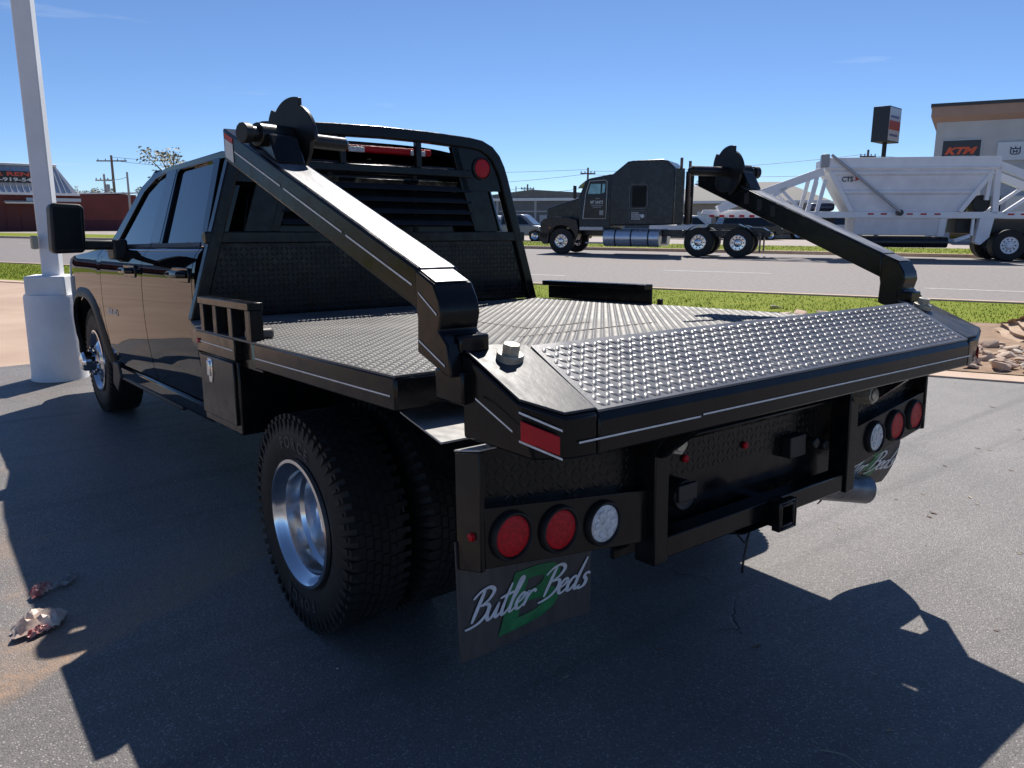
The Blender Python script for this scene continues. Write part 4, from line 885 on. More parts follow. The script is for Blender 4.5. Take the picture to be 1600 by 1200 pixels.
sp('rear_fairing', MB().bx(4.36, 4.72, .05, .12, 1.34, 3.6), semi_black, par=sl_, bev=.02); sp('rear_fairing', MB().bx(4.36, 4.72, 2.33, 2.4, 1.34, 3.6), semi_black, par=sl_, bev=.02)
for t in (.22, 2.2): sp('exhaust_stack', MB().cyl((4.55, t, 1.3), (4.55, t, 2.5), .10, n=16).cyl((4.55, t, 2.5), (4.55, t, 4.03), .062, n=16), mat('stack_brown', (.13, .09, .07), .5), bev=0)
for t in (.0, 1.83): sp('fuel_tank', MB().cyl((1.32, t+.32, .74), (3.75, t+.32, .74), .37, n=36), mat('tank_aluminium', (.62, .65, .72), .3, .6, rvar=.1, vscale=2), bev=.02)
for s_ in (1.85, 2.55, 3.3): sp('tank_strap', MB().lathe([(-.03, .374), (.03, .374)], (s_, .32, .74), (1, 0, 0), 36), semi_black, bev=0)
sp('step', MB().bx(.24, 1.3, .02, .3, 1.05, 1.2), mat('step_steel', (.4, .42, .45), .35, .5)); sp('step', MB().bx(.5, 1.3, .08, .3, .48, .54), mat('step_steel', (.4, .42, .45)))
for t in (-.02, 2.33): sp('mirror', MB().bx(-.08, .05, t, t+.14, 2.4, 2.96), semi_black, bev=.03)
for t in (0.0, 2.45): sp('marker_lamp', MB().bx(-1.2, -1.1, t-.01+.02, t+.03, 1.12, 1.18), mat('amber', (.5, .15, .02), .4), bev=.01)
for s_, tt in ((-.6, 0),):
    big_wheel(semi, s_, .03, -1); big_wheel(semi, s_, 2.42, 1)
for s_ in (5.42, 7.02): 
    for t, g in ((.02, -1), (2.43, 1)): big_wheel(semi, s_, t, g, r=.6, w=.62)
for t in (.1, 1.85):
    sp('quarter_fender', MB().grid(lambda a, b: V((5.42+.68*math.cos(R(75+a*80)), t+.5*b, .62+.68*math.sin(R(75+a*80)))), 10, 2), semi_black, bev=0); sp('quarter_fender', MB().grid(lambda a, b: V((7.02+.68*math.cos(R(20+a*80)), t+.5*b, .62+.68*math.sin(R(20+a*80)))), 10, 2), semi_black, bev=0)
    sp('mud_flap', MB().bx(7.85, 7.87, t-.05, t+.55, .22, 1.0), mat('dusty_flap', (.12, .11, .1), .7), bev=.004)
sp('fifth_wheel', MB().prism([(5.7, 1.35), (6.9, 1.35), (7.2, 1.2), (5.6, 1.2)], 'y', .8, 1.65), semi_black); sp('rear_bar', MB().prism([(7.2, 1.24), (7.9, 1.2), (8.25, 1.0), (8.2, .85), (7.2, .95)], 'y', .72, 1.73), semi_black)

TR = 40
trl = empty('bottom_dump_trailer', (24.9, 17.9, 0), -(math.pi/2-R(TR))); tag(trl, 'white bottom-dump hopper trailer with red reflector strips behind the semi tractor', 'trailer')
def tp_(name, mb, m=trailer_white, bev=.012, par=None, **k): return obj(name, mb, m, par or trl, bev=bev, **k)
def bar(a, b, w, t0, t1): # a,b: (s,z) ends of a flat bar
    a = V((a[0], 0, a[1])); b = V((b[0], 0, b[1])); d = (b-a).normalized(); n = V((-d.z, 0, d.x))*w/2
    return MB().ext([p+V((0, t0, 0)) for p in (a-n, b-n, b+n, a+n)], (0, t1-t0, 0))
tp_('kingpin_plate', MB().prism([(-.66, 1.76), (-.6, 1.92), (2.3, 1.92), (2.3, 1.62), (.4, 1.60)], 'y', .5, 2.0))
for i, s_ in enumerate((-.35, .05, .45, .85, 1.25)): tp_('reflector', MB().bx(s_, s_+.2, .49, .5, 1.63, 1.72), dull_red, bev=0)
for t0 in (.12, 2.2):
    t1 = t0+.18
    tp_('neck_beam', bar((.0, 1.95), (3.95, 3.42), .32, t0, t1)); tp_('neck_brace', bar((1.3, 1.9), (2.6, 2.8), .14, t0, t1)); tp_('neck_brace', bar((3.35, 1.75), (2.35, 2.75), .12, t0, t1))
    tp_('neck_post', bar((3.42, 1.7), (3.72, 3.2), .15, t0, t1)); tp_('neck_post', bar((3.78, 1.7), (4.05, 3.1), .14, t0, t1))
    tp_('side_sill', MB().bx(2.2, 14.4, t0, t1, 1.62, 1.86))
    tp_('rear_post', bar((10.3, 1.8), (10.22, 3.75), .22, t0, t1)); tp_('rear_beam', bar((10.2, 3.62), (14.2, 2.0), .30, t0, t1)); tp_('rear_brace', bar((10.6, 1.8), (11.9, 2.8), .12, t0, t1)); tp_('rear_brace', bar((10.0, 3.3), (9.95, 2.3), .14, t0, t1))
# hopper body
hp = [(4.0, 3.92), (10.22, 3.86), (10.22, 3.45), (10.05, 3.40), (9.05, 1.86), (5.05, 1.86), (4.18, 3.38), (4.0, 3.45)]
v = []
for s_, z in hp: v.append(V((s_, .02+.18*max(0, (3.4-z))/1.54, z)))
for s_, z in hp: v.append(V((s_, 2.48-.18*max(0, (3.4-z))/1.54, z)))
n = len(hp); hop = tp_('hopper', MB().add(v, [tuple(range(n))[::-1], tuple(range(n, 2*n))]+[(i, (i+1) % n, n+(i+1) % n, n+i) for i in range(n)]), trailer_shade, bev=.01)
tp_('hopper_rim', MB().bx(4.0, 10.24, -.04, .02, 3.50, 3.92), trailer_white, par=hop); tp_('hopper_ledge', MB().bx(4.15, 10.2, -.09, -.04, 3.49, 3.54), trailer_white, par=hop)
for z, s0, s1 in ((3.34, 4.22, 10.0), (2.62, 4.65, 9.5)): 
    y = .02+.18*(3.4-z)/1.54; tp_('hopper_rib', MB().prism([(y-.06, z-.05), (y+.01, z-.12), (y+.01, z+.12), (y-.06, z+.04)], 'x', s0, s1), trailer_shade, par=hop)
for (a, b) in (((4.2, 3.38), (5.08, 1.86)), ((10.02, 3.38), (9.02, 1.86))): tp_('hopper_edge', bar(a, b, .16, -.03, .12), trailer_white, par=hop)
tp_('gate_box', MB().prism([(.22, 1.64), (2.28, 1.64), (2.1, .95), (.4, .95)], 'x', 5.3, 8.68), trailer_shade, bev=.02); tp_('gate_end', MB().prism([(.18, 1.64), (.30, 1.64), (.42, .92), (.30, .92)], 'x', 8.4, 8.62)); 
tp_('gate_pipe', MB().cyl((5.4, .45, .68), (8.8, .45, .68), .21, n=24), semi_black, bev=.01); tp_('gate_pipe', MB().cyl((5.4, 2.05, .68), (8.8, 2.05, .68), .21, n=24), semi_black, bev=.01)
tp_('tarp_arm', MB().tube([(4.15, -.12, 4.02), (6.85, -.10, 1.85)], .055, 10), mat('arm_steel', (.4, .39, .40), .4, .4), bev=0); tp_('tarp_motor', MB().bx(3.8, 4.1, -.1, .3, 3.55, 4.06), mat('arm_grey', (.35, .35, .38), .5), bev=.05); tp_('arm_pivot', MB().cyl((6.85, -.14, 1.82), (6.85, .14, 1.82), .12, n=14), semi_black, bev=0)
for s_ in (5.72, 6.2, 7.15, 7.65, 8.15, 10.75, 11.2): tp_('reflector', MB().bx(s_, s_+.22, .108, .12, 1.74, 1.80), dull_red, bev=0)
tp_('air_tank', MB().cyl((9.85, .35, 2.17), (9.85, 1.1, 2.17), .33, n=28), black_plastic, bev=.03)
tp_('oval_tank', MB().bx(3.55, 4.55, .5, .9, 1.88, 2.2), mat('navy_tank', (.02, .03, .07), .2), bev=.13, seg=4)
tp_('suspension', MB().bx(9.1, 13.4, .6, 1.9, 1.05, 1.6), black_plastic); tp_('landing_leg', MB().bx(9.55, 9.65, .2, .32, .95, 1.6)); tp_('leg_brace', bar((9.55, .95), (9.0, .75), .14, .2, .34), trailer_shade)
tp_('wheel_guard', MB().prism([(9.8, 1.62), (10.3, 1.62), (10.2, .9), (9.9, .6), (9.7, .7)], 'y', .12, .5), trailer_shade)
for s_ in (10.9, 12.25):
    for t, g in ((.0, -1), (2.5, 1)): big_wheel(trl, s_, t, g, r=.6, w=.6, rimm=trailer_white)
tp_('front_box', MB().bx(3.6, 4.6, .6, 1.9, 1.05, 1.6), black_plastic)
text('logo', 'CTS', mat('logo_dark', (.06, .06, .07), .5), (4.62, .0, 3.0), (1, 0, 0), (0, 0, 1), .42, .2, trl, bold=.03)
tp_('logo_swoosh', MB().prism([(5.08, 3.02), (5.3, 3.1), (5.08, 3.2), (5.14, 3.11)], 'y', .0, .004), mat('logo_red', (.5, .03, .03), .5), bev=0)

# ================================================================== far background
def prow(name, loc_n, loc_u, rz=None):   # empty in the road frame: local x along the road (+u), local y away from the road (+n)
    e = empty(name, rp(loc_n, loc_u)); e.rotation_euler = (0, 0, -(math.pi/2-TH)); return e
def bp_(par, name, mb, m, bev=0, **k): return obj(name, mb, m, par, bev=bev, **k)
# ---- ordinary road vehicles, local x forward
def road_vehicle(name, loc, rz, colm, kind, label, L=5.6, H=1.85):
    e = empty(name, loc, rz); tag(e, label, 'van' if kind == 'van' else ('suv' if kind == 'suv' else 'pickup'))
    hl = L/2; W_ = .95; bz, tz = .42, 1.12
    arcs = lambda cx: [(cx+.44*math.cos(R(a)), .40+.44*math.sin(R(a))) for a in range(175, 4, -17)]
    prof = [(-hl, bz+.1), (-hl+.02, tz), (hl-1.6, tz), (hl-.35, tz-.08), (hl-.03, tz-.25), (hl, bz+.05), (hl-.25, bz)]
    low = [(hl-.25, bz)]+[(x, z) for x, z in arcs(hl-1.0)[::-1]]+[(x, z) for x, z in arcs(-hl+1.15)[::-1]]+[(-hl, bz)]
    bp_(e, 'body', MB().prism([(-hl, tz), (hl-1.6, tz+.02), (hl-.4, tz-.08), (hl-.05, tz-.28), (hl, bz+.1)]+low, 'y', -W_, W_), colm, bev=.05, seg=3)
    if kind == 'pickup': ch = [(-.75, tz-.02), (-.62, H-.06), (-.4, H), (.75, H), (1.0, H-.06), (1.75, tz-.02)]
    elif kind == 'suv': ch = [(-hl+.05, tz-.02), (-hl+.3, H-.06), (-hl+.6, H), (.7, H), (.95, H-.06), (1.55, tz-.02)]
    else: ch = [(-hl+.02, tz-.02), (-hl+.06, H-.05), (-hl+.2, H), (1.5, H), (1.75, H-.08), (2.3, tz-.02)]
    k = lambda z: .2*max(0, (z-tz))/(H-tz); v = []
    for t in (-1, 1):
        for x, z in ch: v.append(V((x, t*(W_-.04-k(z)), z)))
    n = len(ch); cb_ = bp_(e, 'cabin', MB().add(v, [tuple(range(n))[::-1], tuple(range(n, 2*n))]+[(i, (i+1) % n, n+(i+1) % n, n+i) for i in range(n)]), colm, bev=.04)
    x0, x1 = ch[0][0]+.16, ch[-1][0]-.3; xa, xb = ch[1][0]+.14, ch[-2][0]-.18; zt_ = H-.14
    for t in (-1, 1):
        m0, m1 = (x0+x1)/2, (xa+xb)/2
        for (a, b, c_, d_) in ((x0, m0-.04, xa, m1-.04), (m0+.04, x1, m1+.04, xb)):
            f = lambda x, z: V((x, t*(W_-.035-k(z)), z)); bp_(e, 'side_window', MB().ext([f(a, tz+.06), f(b, tz+.06), f(d_, zt_), f(c_, zt_)], (0, t*.008, 0)), glass_dark)
    (xw0, zw0), (xw1, zw1) = ch[-1], ch[-2]
    bp_(e, 'windshield', MB().ext([V((xw0-.03, -.78, zw0+.06)), V((xw0-.03, .78, zw0+.06)), V((xw1+.04, .64, zw1-.03)), V((xw1+.04, -.64, zw1-.03))], (.012, 0, .008)), mat('sky_glass', (.08, .10, .12), .05, spec=.8))
    if kind == 'pickup': bp_(e, 'bed', MB().bx(-hl+.1, -.85, -W_+.12, W_-.12, tz-.1, tz+.012), black_plastic)
    for x in (hl-1.0, -hl+1.15):
        for t in (-1, 1):
            w_ = bp_(e, 'wheel', MB().lathe([(-.24, .22), (-.24, .36), (-.2, .40), (-.03, .40), (0, .36), (.0, .25)], (x, t*(W_+.01), .40), (0, t, 0), 28), rubber); bp_(e, 'rim', MB().lathe([(-.005, .25), (.003, .24), (-.05, .1), (-.02, .06), (-.02, 0)], (x, t*(W_+.01), .40), (0, t, 0), 24), alu, ); 
    bp_(e, 'headlight', MB().bx(hl-.3, hl-.06, -W_+.02, -W_+.3, .78, .93), clear_lens, bev=.02); bp_(e, 'headlight', MB().bx(hl-.3, hl-.06, W_-.3, W_-.02, .78, .93), clear_lens, bev=.02)
    bp_(e, 'bumper', MB().bx(hl-.06, hl+.06, -W_+.03, W_-.03, .45, .68), black_plastic, bev=.03); return e
silver = mat('silver_paint', (.20, .22, .26), .25, .4); blackc = mat('black_car', (.012, .013, .016), .2); bluew = mat('pale_blue_paint', (.45, .52, .60), .3); whitec = mat('white_car', (.62, .63, .66), .3)
FD = -(math.pi/2-TH)
def at_px(px, dist): # world point on the ground along a pixel column at a camera depth
    v = fw+rt*((px-800)/1235.6)+up*((600-342)/1235.6); p = CAMP+v*dist; return V((p.x, p.y, 0))
road_vehicle('pickup_truck', at_px(802, 55), FD+.1, silver, 'pickup', 'silver grey crew cab pickup driving just left of the semi tractor', L=5.7)
road_vehicle('pickup_truck', at_px(1073, 62), FD+.2, bluew, 'pickup', 'pale blue pickup parked right behind the semi sleeper')
road_vehicle('sport_utility', at_px(1170, 60), FD+.5, blackc, 'suv', 'black suv parked behind the trailer gooseneck', L=4.8, H=1.75)
road_vehicle('sport_utility', at_px(1218, 64), FD+.2, blackc, 'suv', 'dark suv parked behind the right bale arm', L=4.8, H=1.7)
road_vehicle('cargo_van', at_px(1300, 66), FD, whitec, 'van', 'white van parked behind the hopper front of the trailer', L=5.6, H=2.2)
road_vehicle('pickup_truck', at_px(770, 74), FD, whitec, 'pickup', 'white pickup far behind, seen through the rack slot')

# ---- red building with a ribbed metal mansard at the left
brick = mat('red_brown_wall', (.155, .038, .032), .8, var=.12, vscale=.8); brick_d = mat('maroon_base', (.085, .02, .03), .8, var=.1, vscale=1); metal = mat('mansard_metal', (.50, .53, .58), .4, .5, var=.08, vscale=.6)
rb_ = empty('red_building', (0, 95, 0)); tag(rb_, 'red-brown commercial building with ribbed silver mansard roof across the road', 'building')
bp_(rb_, 'wall', MB().bx(-26, 21.6, 0, 14, 1.25, 4.0), brick); bp_(rb_, 'wall_base', MB().bx(-26.02, 21.62, -.03, 14.02, -.05, 1.25), brick_d)
bp_(rb_, 'eave', MB().bx(-26.2, 15.9, -.45, 2, 3.78, 4.02), white_paint); bp_(rb_, 'parapet', MB().prism([(15.9, 3.98), (21.8, 4.18), (21.8, 4.30), (15.9, 4.12)], 'y', -.06, 14.1), white_paint)
ms = bp_(rb_, 'mansard_roof', MB().add([(-26, -.3, 4.02), (15.7, -.3, 4.02), (14.2, 1.6, 6.85), (-26, 1.6, 6.85), (-26, 13, 6.85), (14.2, 13, 6.85), (15.7, 13, 4.02), (-26, 13, 4.02)], [(0, 1, 2, 3), (3, 2, 5, 4), (1, 6, 5, 2), (0, 3, 4, 7)]), metal)
bp_(rb_, 'ridge_cap', MB().bx(-26, 14.3, 1.3, 2.1, 6.8, 7.05), white_paint, bev=.08)
for i in range(58):
    x = 15.2-.55*i; k = .55 if i < 3 else 1
    a = V((x, -.32, 4.03)); b = V((min(x, 14.3-.0) if i else x-.5, 1.58, 6.84)); b = V((x-.25, 1.58, 6.84)) if x-.25 < 14.1 else V((14.15, 1.5, 6.7)); bp_(ms, 'roof_rib', MB().tube([a, b], .05, 4), metal)
bd = bp_(rb_, 'sign_board', MB().bx(2.0, 13.2, -.10, .0, 5.0, 6.15), mat('sign_black', (.015, .015, .017), .4))
text('sign_letters', 'R REN', mat('sign_red', (.62, .08, .05), .4), (8.45, -.11, 5.66), (1, 0, 0), (0, 0, 1), 3.0, .40, bd, bold=.03); text('sign_letters', '0-919-54', white_letter, (8.3, -.11, 5.12), (1, 0, 0), (0, 0, 1), 3.3, .38, bd, bold=.03)
bp_(rb_, 'awning', MB().prism([(-.0, 3.2), (-1.3, 2.95), (-1.3, 2.87), (0, 3.05)], 'x', 8.9, 12.6), mat('awning_cream', (.6, .56, .48), .7)); bp_(rb_, 'canopy_strip', MB().bx(10.9, 16.0, -.25, -.02, 3.15, 3.5), mat('strip_blue_white', (.5, .56, .62), .5))
for i in range(5): bp_(rb_, 'shutter_door', MB().bx(6.4+i*1.3, 7.55+i*1.3, -.06, -.02, .05, 2.75), mat('door_maroon', (.10, .025, .025), .7))

# ---- grey warehouse, tan shop, motorcycle dealership, grain bins, pylon sign
gw = prow('warehouse', 75, 0); tag(gw, 'low grey warehouse with white trim bands behind the pickup', 'building')
greyw = mat('warehouse_grey', (.16, .16, .17), .7, var=.1, vscale=.5); rfm = mat('shingle_grey', (.20, .19, .17), .8, var=.15, vscale=1)
bp_(gw, 'wall', MB().bx(-46, -17, 0, 14, 0, 3.4), greyw); bp_(gw, 'eave', MB().bx(-46.3, -16.7, -.3, 14.3, 3.4, 3.68), white_paint)
bp_(gw, 'trim_band', MB().bx(-46.1, -16.9, -.08, 0, 2.25, 2.4), mat('band_grey', (.42, .42, .43), .7)); bp_(gw, 'roof', MB().prism([(-40, 3.68), (-32, 4.55), (-18, 3.68)], 'y', 0, 14), rfm)
for u in (-44, -40, -36, -31.6, -27, -22): bp_(gw, 'pilaster', MB().bx(u, u+.25, -.07, 0, 0, 3.4), mat('band_grey', (.42, .42, .43)))
wd_ = bp_(gw, 'roller_door', MB().bx(-31, -28.6, -.06, 0, 0, 1.95), mat('door_grey', (.45, .46, .47), .6)); bp_(gw, 'door_pane', MB().bx(-30.6, -29.0, -.08, -.06, .9, 1.6), glass_dark)
ts = prow('shop_building', 70, 0); tag(ts, 'tan shop building with white eave and dark grey roof behind the tractor rear wheels', 'building')
tanw = mat('tan_wall', (.40, .34, .29), .8, var=.08, vscale=.6)
bp_(ts, 'wall', MB().bx(-18, -3, 0, 11, 0, 2.95), tanw); bp_(ts, 'eave', MB().bx(-18.5, -2.5, -.7, 11.7, 2.95, 3.18), white_paint); bp_(ts, 'roof', MB().add([(-18.5, -.7, 3.18), (-2.5, -.7, 3.18), (-2.5, 11.7, 3.18), (-18.5, 11.7, 3.18), (-14, 5.5, 5.0), (-7, 5.5, 5.0)], [(0, 1, 5, 4), (1, 2, 5), (2, 3, 4, 5), (3, 0, 4)]), mat('roof_dark', (.13, .125, .125), .8))
bp_(ts, 'door', MB().bx(-13.6, -12.3, -.08, 0, 0, 2.25), white_paint, bev=.02); bp_(ts, 'door', MB().bx(-11.9, -11.3, -.07, 0, 0, 2.2), mat('door_brown', (.08, .05, .04), .6)); bp_(ts, 'window', MB().bx(-10.4, -8.6, -.07, 0, .9, 2.1), glass_dark); bp_(ts, 'window', MB().bx(-16.5, -15, -.07, 0, .9, 2.1), glass_dark)
dl = prow('dealership', 61.8, 0); dl.rotation_euler.z -= R(5); tag(dl, 'tall tan stucco motorcycle dealership with brown cornice at the right edge', 'building')
stucco = mat('stucco_tan', (.50, .50, .52), .85, var=.06, vscale=.8, bump=.3, bscale=3); corn = mat('cornice_brown', (.38, .25, .205), .8, var=.06, vscale=1)
bp_(dl, 'wall', MB().bx(4.45, 34, 0, 22, 0, 8.6), stucco)
bp_(dl, 'cornice', MB().add([V(p) for p in ((4.45, 0, 8.2), (4.45, 22, 8.2), (34, 22, 8.2), (34, 0, 8.2), (4.05, -.45, 8.55), (4.05, 22.4, 8.55), (34.4, 22.4, 8.55), (34.4, -.45, 8.55), (4.05, -.45, 9.25), (4.05, 22.4, 9.25), (34.4, 22.4, 9.25), (34.4, -.45, 9.25))], [(0, 1, 5, 4), (1, 2, 6, 5), (2, 3, 7, 6), (3, 0, 4, 7), (4, 5, 9, 8), (5, 6, 10, 9), (6, 7, 11, 10), (7, 4, 8, 11), (8, 9, 10, 11), (0, 3, 2, 1)]), corn)
bp_(dl, 'roof_cap', MB().bx(3.98, 34.5, -.52, 22.5, 9.2, 9.42), mat('cap_dark', (.04, .045, .055), .5))
kb_ = bp_(dl, 'sign_board', MB().bx(4.95, 7.25, -.14, 0, 5.45, 6.95), mat('sign_dark', (.03, .033, .045), .4)); bp_(dl, 'sign_frame', MB().bx(4.88, 7.32, -.10, 0, 6.95, 7.02).bx(4.88, 4.95, -.10, 0, 5.45, 6.95).bx(7.25, 7.32, -.10, 0, 5.45, 6.95), mat('frame_alu', (.5, .5, .52), .4, .5))
text('sign_letters', 'KTM', mat('sign_orange', (.72, .10, .03), .4), (5.12, -.15, 6.02), (1, 0, 0), (0, 0, 1), 1.95, .48, dl, bold=.05, shear=.35); text('sign_letters', 'SPORTMOTORCYCLES', white_letter, (5.1, -.15, 5.84), (1, 0, 0), (0, 0, 1), 1.9, .1, dl)
hb_ = bp_(dl, 'sign_board', MB().bx(8.25, 15.5, -.2, 0, 5.55, 6.72), mat('sign_white', (.62, .66, .72), .4)); nav = mat('sign_navy', (.015, .025, .09), .4)
text('sign_letters', 'Husqvarna', nav, (9.85, -.21, 5.9), (1, 0, 0), (0, 0, 1), 4.6, .58, dl, bold=.02)
cr = MB()
for a, b in (((9.02, 6.28), (9.02, 6.0)), ((9.02, 6.0), (9.12, 5.92)), ((9.12, 5.92), (9.45, 5.92)), ((9.45, 5.92), (9.56, 6.0)), ((9.56, 6.0), (9.56, 6.28)), ((9.0, 6.4), (9.06, 6.28)), ((9.06, 6.28), (9.52, 6.28)), ((9.52, 6.28), (9.58, 6.4)), ((9.29, 6.28), (9.29, 6.42)), ((9.19, 6.0), (9.19, 6.2)), ((9.39, 6.0), (9.39, 6.2)), ((9.19, 6.1), (9.39, 6.1))):
    cr.tube([(a[0], -.21, a[1]), (b[0], -.21, b[1])], .035, 6)
bp_(dl, 'emblem', cr, nav)
for i in range(5): bp_(dl, 'show_window', MB().bx(6+i*5, 10+i*5, -.05, .02, .3, 3.2), glass_dark)
galv = mat('galvanised_bin', (.42, .46, .52), .4, .5, var=.1, vscale=1)
for px, d_, lb in ((1086, 108, 'corrugated steel grain bin with a conical roof behind the semi sleeper'), (1140, 112, 'second corrugated grain bin, partly hidden by the right bale arm')):
    p = at_px(px, d_); e = empty('grain_bin', p); tag(e, lb, 'grain bin', 'grain bins'); z0 = 4.9
    pr = [(0, 1.95)]+[(i*.18, 1.95+(.035 if i % 2 else 0)) for i in range(1, int(z0/.18))]+[(z0, 1.95)]
    bp_(e, 'bin_wall', MB().lathe(pr, (0, 0, 0), (0, 0, 1), 36), galv); bp_(e, 'bin_roof', MB().lathe([(z0-.05, 2.1), (z0+1.35, .25), (z0+1.45, .25), (z0+1.5, 0)], (0, 0, 0), (0, 0, 1), 24), mat('bin_roof', (.5, .5, .5), .35, .5), ang=5)
    bp_(e, 'bin_spout', MB().tube([(0, 0, z0+1.45), (0, 0, z0+1.75), (2.3, -1, z0+1.7), (2.3, -1, 0)], .06, 6), galv)
p = at_px(1371, 60.5); py = empty('pylon_sign', p, FD-R(20)); tag(py, 'tall dark pylon sign box on a single pole by the dealership', 'sign')
bp_(py, 'post', MB().cyl((0, 0, 0), (0, 0, 7.5), .16, n=16), black_plastic); bx_ = bp_(py, 'sign_box', MB().bx(-.60, .58, -1.2, 1.2, 7.25, 9.75), mat('pylon_dark', (.022, .027, .04), .5), bev=.02)
bp_(py, 'sign_face', MB().bx(.58, .60, -1.12, 1.12, 7.33, 9.67), mat('pylon_white', (.55, .56, .60), .4)); bp_(py, 'face_band', MB().bx(.60, .607, -1.1, 1.1, 8.1, 8.75), mat('pylon_red', (.45, .07, .05), .4)); 
for z in (8.95, 7.65): bp_(py, 'face_lettering', MB().bx(.60, .605, -.9, .7, z, z+.16), mat('pylon_blue', (.12, .14, .3), .5))
et = empty('enclosed_trailer', rp(56, 8.5)); et.rotation_euler = (0, 0, FD); tag(et, 'white enclosed box trailer seen behind the rear struts of the hopper trailer', 'trailer')
bp_(et, 'box', MB().bx(0, 7, 0, 2.4, .6, 3.1), mat('box_white', (.5, .52, .53), .5, var=.08, vscale=1), bev=.05)
for x in (1.4, 2.8, 4.2, 5.6): bp_(et, 'panel_seam', MB().bx(x, x+.05, -.012, 0, .65, 3.0), black_plastic)
for x in (3.0, 3.9): bp_(et, 'wheel', MB().lathe([(-.2, .2), (-.2, .33), (-.02, .35), (0, .3), (0, .2)], (x, -.02, .36), (0, -1, 0), 20), rubber)

# ---- utility poles and wires
wood = mat('pole_wood', (.16, .12, .09), .9, var=.2, vscale=3); wirem = mat('wire', (.03, .03, .035), .6)
def upole(px, d, h, label, arm=1.2, transformer=False, m=wood, r=.13):
    p = at_px(px, d); e = empty('utility_pole', p, FD+.4); tag(e, label, 'pole', 'utility poles along the roads'); bp_(e, 'pole_shaft', MB().tube([(0, 0, 0), (0, 0, h)], [r, r*.7], 10), m)
    if arm:
        bp_(e, 'crossarm', MB().bx(-arm, arm, -.06, .06, h-.75, h-.6), m)
        for x in (-arm*.9, -arm*.4, arm*.4, arm*.9): bp_(e, 'insulator', MB().cyl((x, 0, h-.6), (x, 0, h-.4), .05, n=8), wirem)
    if transformer: bp_(e, 'transformer', MB().cyl((.35, 0, h-1.9), (.35, 0, h-1.1), .2, n=12), mat('transformer_grey', (.3, .3, .32), .5))
    return p
greyp = mat('weathered_pole', (.38, .36, .34), .8)
PA = upole(183, 100, 9.1, 'tall wooden utility pole with crossarm behind the red building', 1.9, r=.2)
PB = upole(169, 88, 6.2, 'pale utility pole with a transformer in front of the red building', 1.0, True, greyp, r=.16)
PC = upole(205, 84, 6.2, 'plain pale pole at the right end of the red building', 0, m=greyp, r=.14)
PD = upole(917, 96, 7.6, 'dark utility pole just left of the semi roof', .9, r=.16)
PE = upole(824, 118, 6.6, 'distant utility pole between the rack and the semi', 1.0, r=.16)
PF = upole(819, 140, 6.6, 'small far utility pole beside the taller distant one', .9)
PG = upole(1347, 82, 8.6, 'utility pole top showing above the white hopper', .8, r=.15)
PH = upole(806, 130, 6.8, 'slim far pole nearest the rack edge', 0, r=.1)
def wire(a, b, sag, label, r=.022):
    a = V(a); b = V(b); pts = [a.lerp(b, i/18)-V((0, 0, sag*4*(i/18)*(1-i/18))) for i in range(19)]; tag(obj('power_line', MB().tube(pts, r, 5), wirem, fix=False), label, 'wire', 'overhead power lines')
zv = lambda p, z: (p.x, p.y, z)
L0 = at_px(560, 100)
wire(zv(L0, 7.2), zv(PD, 7.4), .25, 'upper power line running from the rack to the pole left of the semi'); wire(zv(L0, 5.7), zv(PD, 6.9), .6, 'sagging power line below the upper one left of the semi')
wire(zv(PD, 7.2), zv(PG, 8.2), .5, 'upper power line crossing between the semi and the hopper trailer'); wire(zv(PD, 6.8), zv(PG, 6.2), .3, 'lower power line crossing between the semi and the hopper trailer')
wire(zv(PG, 8.0), zv(at_px(1700, 80), 8.0), .3, 'power line above the hopper trailer toward the dealership', .018)
wire(zv(PA, 8.9), zv(at_px(420, 95), 8.3), .4, 'upper power line left of the cab'); wire(zv(PA, 8.5), zv(at_px(420, 93), 7.6), .5, 'lower power line left of the cab'); wire(zv(PB, 5.7), zv(PC, 5.7), .2, 'short power line between the two pale poles')
wire(zv(at_px(700, 116), 5.2), zv(PE, 6.2), .3, 'distant power line left of the far pole'); wire(zv(PE, 6.0), zv(PD, 5.4), .5, 'low distant power line toward the semi windshield')

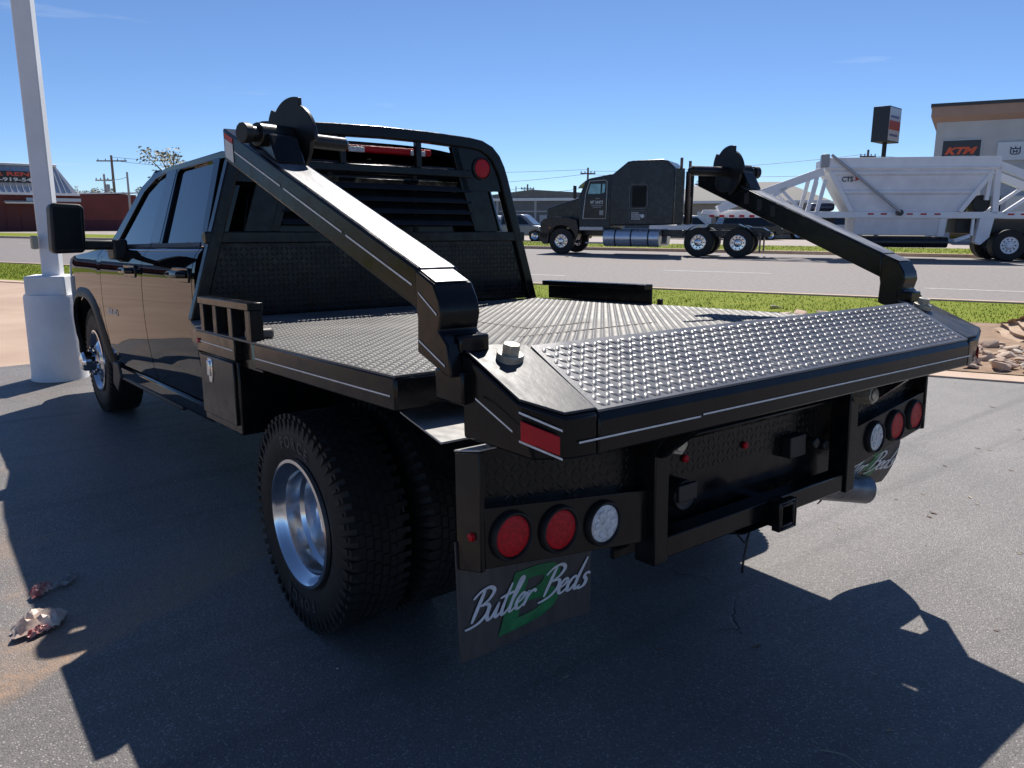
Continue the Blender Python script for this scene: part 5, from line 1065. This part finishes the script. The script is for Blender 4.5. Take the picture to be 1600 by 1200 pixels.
# ---- trees
bark = mat('tree_bark', (.10, .075, .055), .9, bump=.5, bscale=20); leaf1 = mat('foliage_olive', (.055, .075, .025), .6, col2=(.11, .12, .045), vscale=.8); leaf2 = mat('foliage_autumn', (.11, .10, .035), .6, col2=(.2, .17, .06), vscale=.8)
def tree(loc, h, r, label, m=leaf1, n=2600, seed=0, dens=1.0):
    rr = random.Random(seed); e = empty('tree', loc); tag(e, label, 'tree', 'trees beyond the roads'); tk = MB().tube([(0, 0, 0), (.05, 0, h*.25), (-.03, .04, h*.5), (0, 0, h*.8)], [h*.028, h*.022, h*.015, h*.004], 8); tips = []
    for i in range(11):
        a = rr.uniform(0, 6.28); z0 = h*rr.uniform(.25, .6); L = r*rr.uniform(.6, 1.0); q = V((math.cos(a)*L, math.sin(a)*L, z0+h*rr.uniform(.12, .35))); tk.tube([(0, 0, z0), V((q.x*.5, q.y*.5, z0+(q.z-z0)*.6)), q], [h*.012, h*.008, h*.003], 5); tips.append(q)
    bp_(e, 'trunk', tk, bark)
    cl = [(q+V((rr.gauss(0, r*.15), rr.gauss(0, r*.15), rr.gauss(0, h*.04))), r*rr.uniform(.22, .42)) for q in tips for _ in range(2)]+[(V((rr.gauss(0, r*.3), rr.gauss(0, r*.3), h*rr.uniform(.6, .95))), r*rr.uniform(.25, .4)) for _ in range(7)]
    v = []; f = []
    for i in range(n):
        c, cr_ = rr.choice(cl); d = V((rr.gauss(0, 1), rr.gauss(0, 1), rr.gauss(0, 1))).normalized()*cr_*rr.random()**.4; p = c+V((d.x, d.y, d.z*.75)); s_ = r*rr.uniform(.03, .075)
        a = V((rr.gauss(0, 1), rr.gauss(0, 1), rr.gauss(0, .6))).normalized(); b = a.orthogonal().normalized(); k = len(v); v += [p-a*s_, p+b*s_*.6, p+a*s_, p-b*s_*.6]; f.append((k, k+1, k+2, k+3))
    bp_(e, 'crown', MB().add(v, f), m, fix=False)
tree(at_px(122, 112), 6.0, 2.4, 'olive tree at the end of the mansard roof', leaf2, seed=1); tree(at_px(146, 118), 5.8, 2.8, 'rounder yellow-green tree right of the mansard roof', leaf2, seed=2)
tree(at_px(276, 64), 7.2, 2.4, 'airy tree rising behind the cab roof', leaf2, n=1100, seed=3); tree(at_px(216, 120), 6.0, 2.2, 'small far tree low beside the windshield pillar', leaf1, seed=4)
for i, (px, d_, h) in enumerate(((985, 150, 5.5), (1215, 130, 4.2), (1245, 135, 3.8), (780, 150, 4.5))): tree(at_px(px, d_), h, h*.5, ('far dark tree hidden behind the semi', 'low far tree beside the trailer neck', 'second low far tree beside the trailer neck', 'far low tree seen through the rack slot')[i], leaf1, n=900, seed=10+i)
# things left of the frame that the glossy door and windows mirror
tree(V((-21, 21, 0)), 7.5, 3.4, 'leafy tree left of the lot, mirrored in the front door window', leaf1, seed=30); tree(V((-30, 12, 0)), 6.5, 3.0, 'second leafy tree left of the lot, mirrored in the door', leaf1, seed=31)
e = empty('utility_pole', (-15, 19, 0), .6); tag(e, 'wooden utility pole left of the lot, mirrored in the rear door window', 'pole', 'utility poles along the roads'); bp_(e, 'pole_shaft', MB().tube([(0, 0, 0), (0, 0, 10)], [.16, .11], 10), wood); bp_(e, 'crossarm', MB().bx(-1.3, 1.3, -.06, .06, 9.2, 9.36), wood)
mb = MB().add([(-60, -30, .03), (-19, -30, .03), (-17, 10, .03), (-12, 40, .03), (-60, 40, .03)], [(0, 1, 2, 3, 4)]); struct('grass_bank', mb, grass_base)
sb = empty('shop_building', (-48, 14, 0)); tag(sb, 'white low building left of the lot, mirrored in the door', 'building'); bp_(sb, 'wall', MB().bx(-6, 0, -14, 14, 0, 4.2), white_paint); bp_(sb, 'roof', MB().bx(-6.5, .6, -14.5, 14.5, 4.2, 4.5), rfm)
for y in (-10, -4, 2, 8): bp_(sb, 'window', MB().bx(0, .05, y, y+3, .9, 2.8), glass_dark)
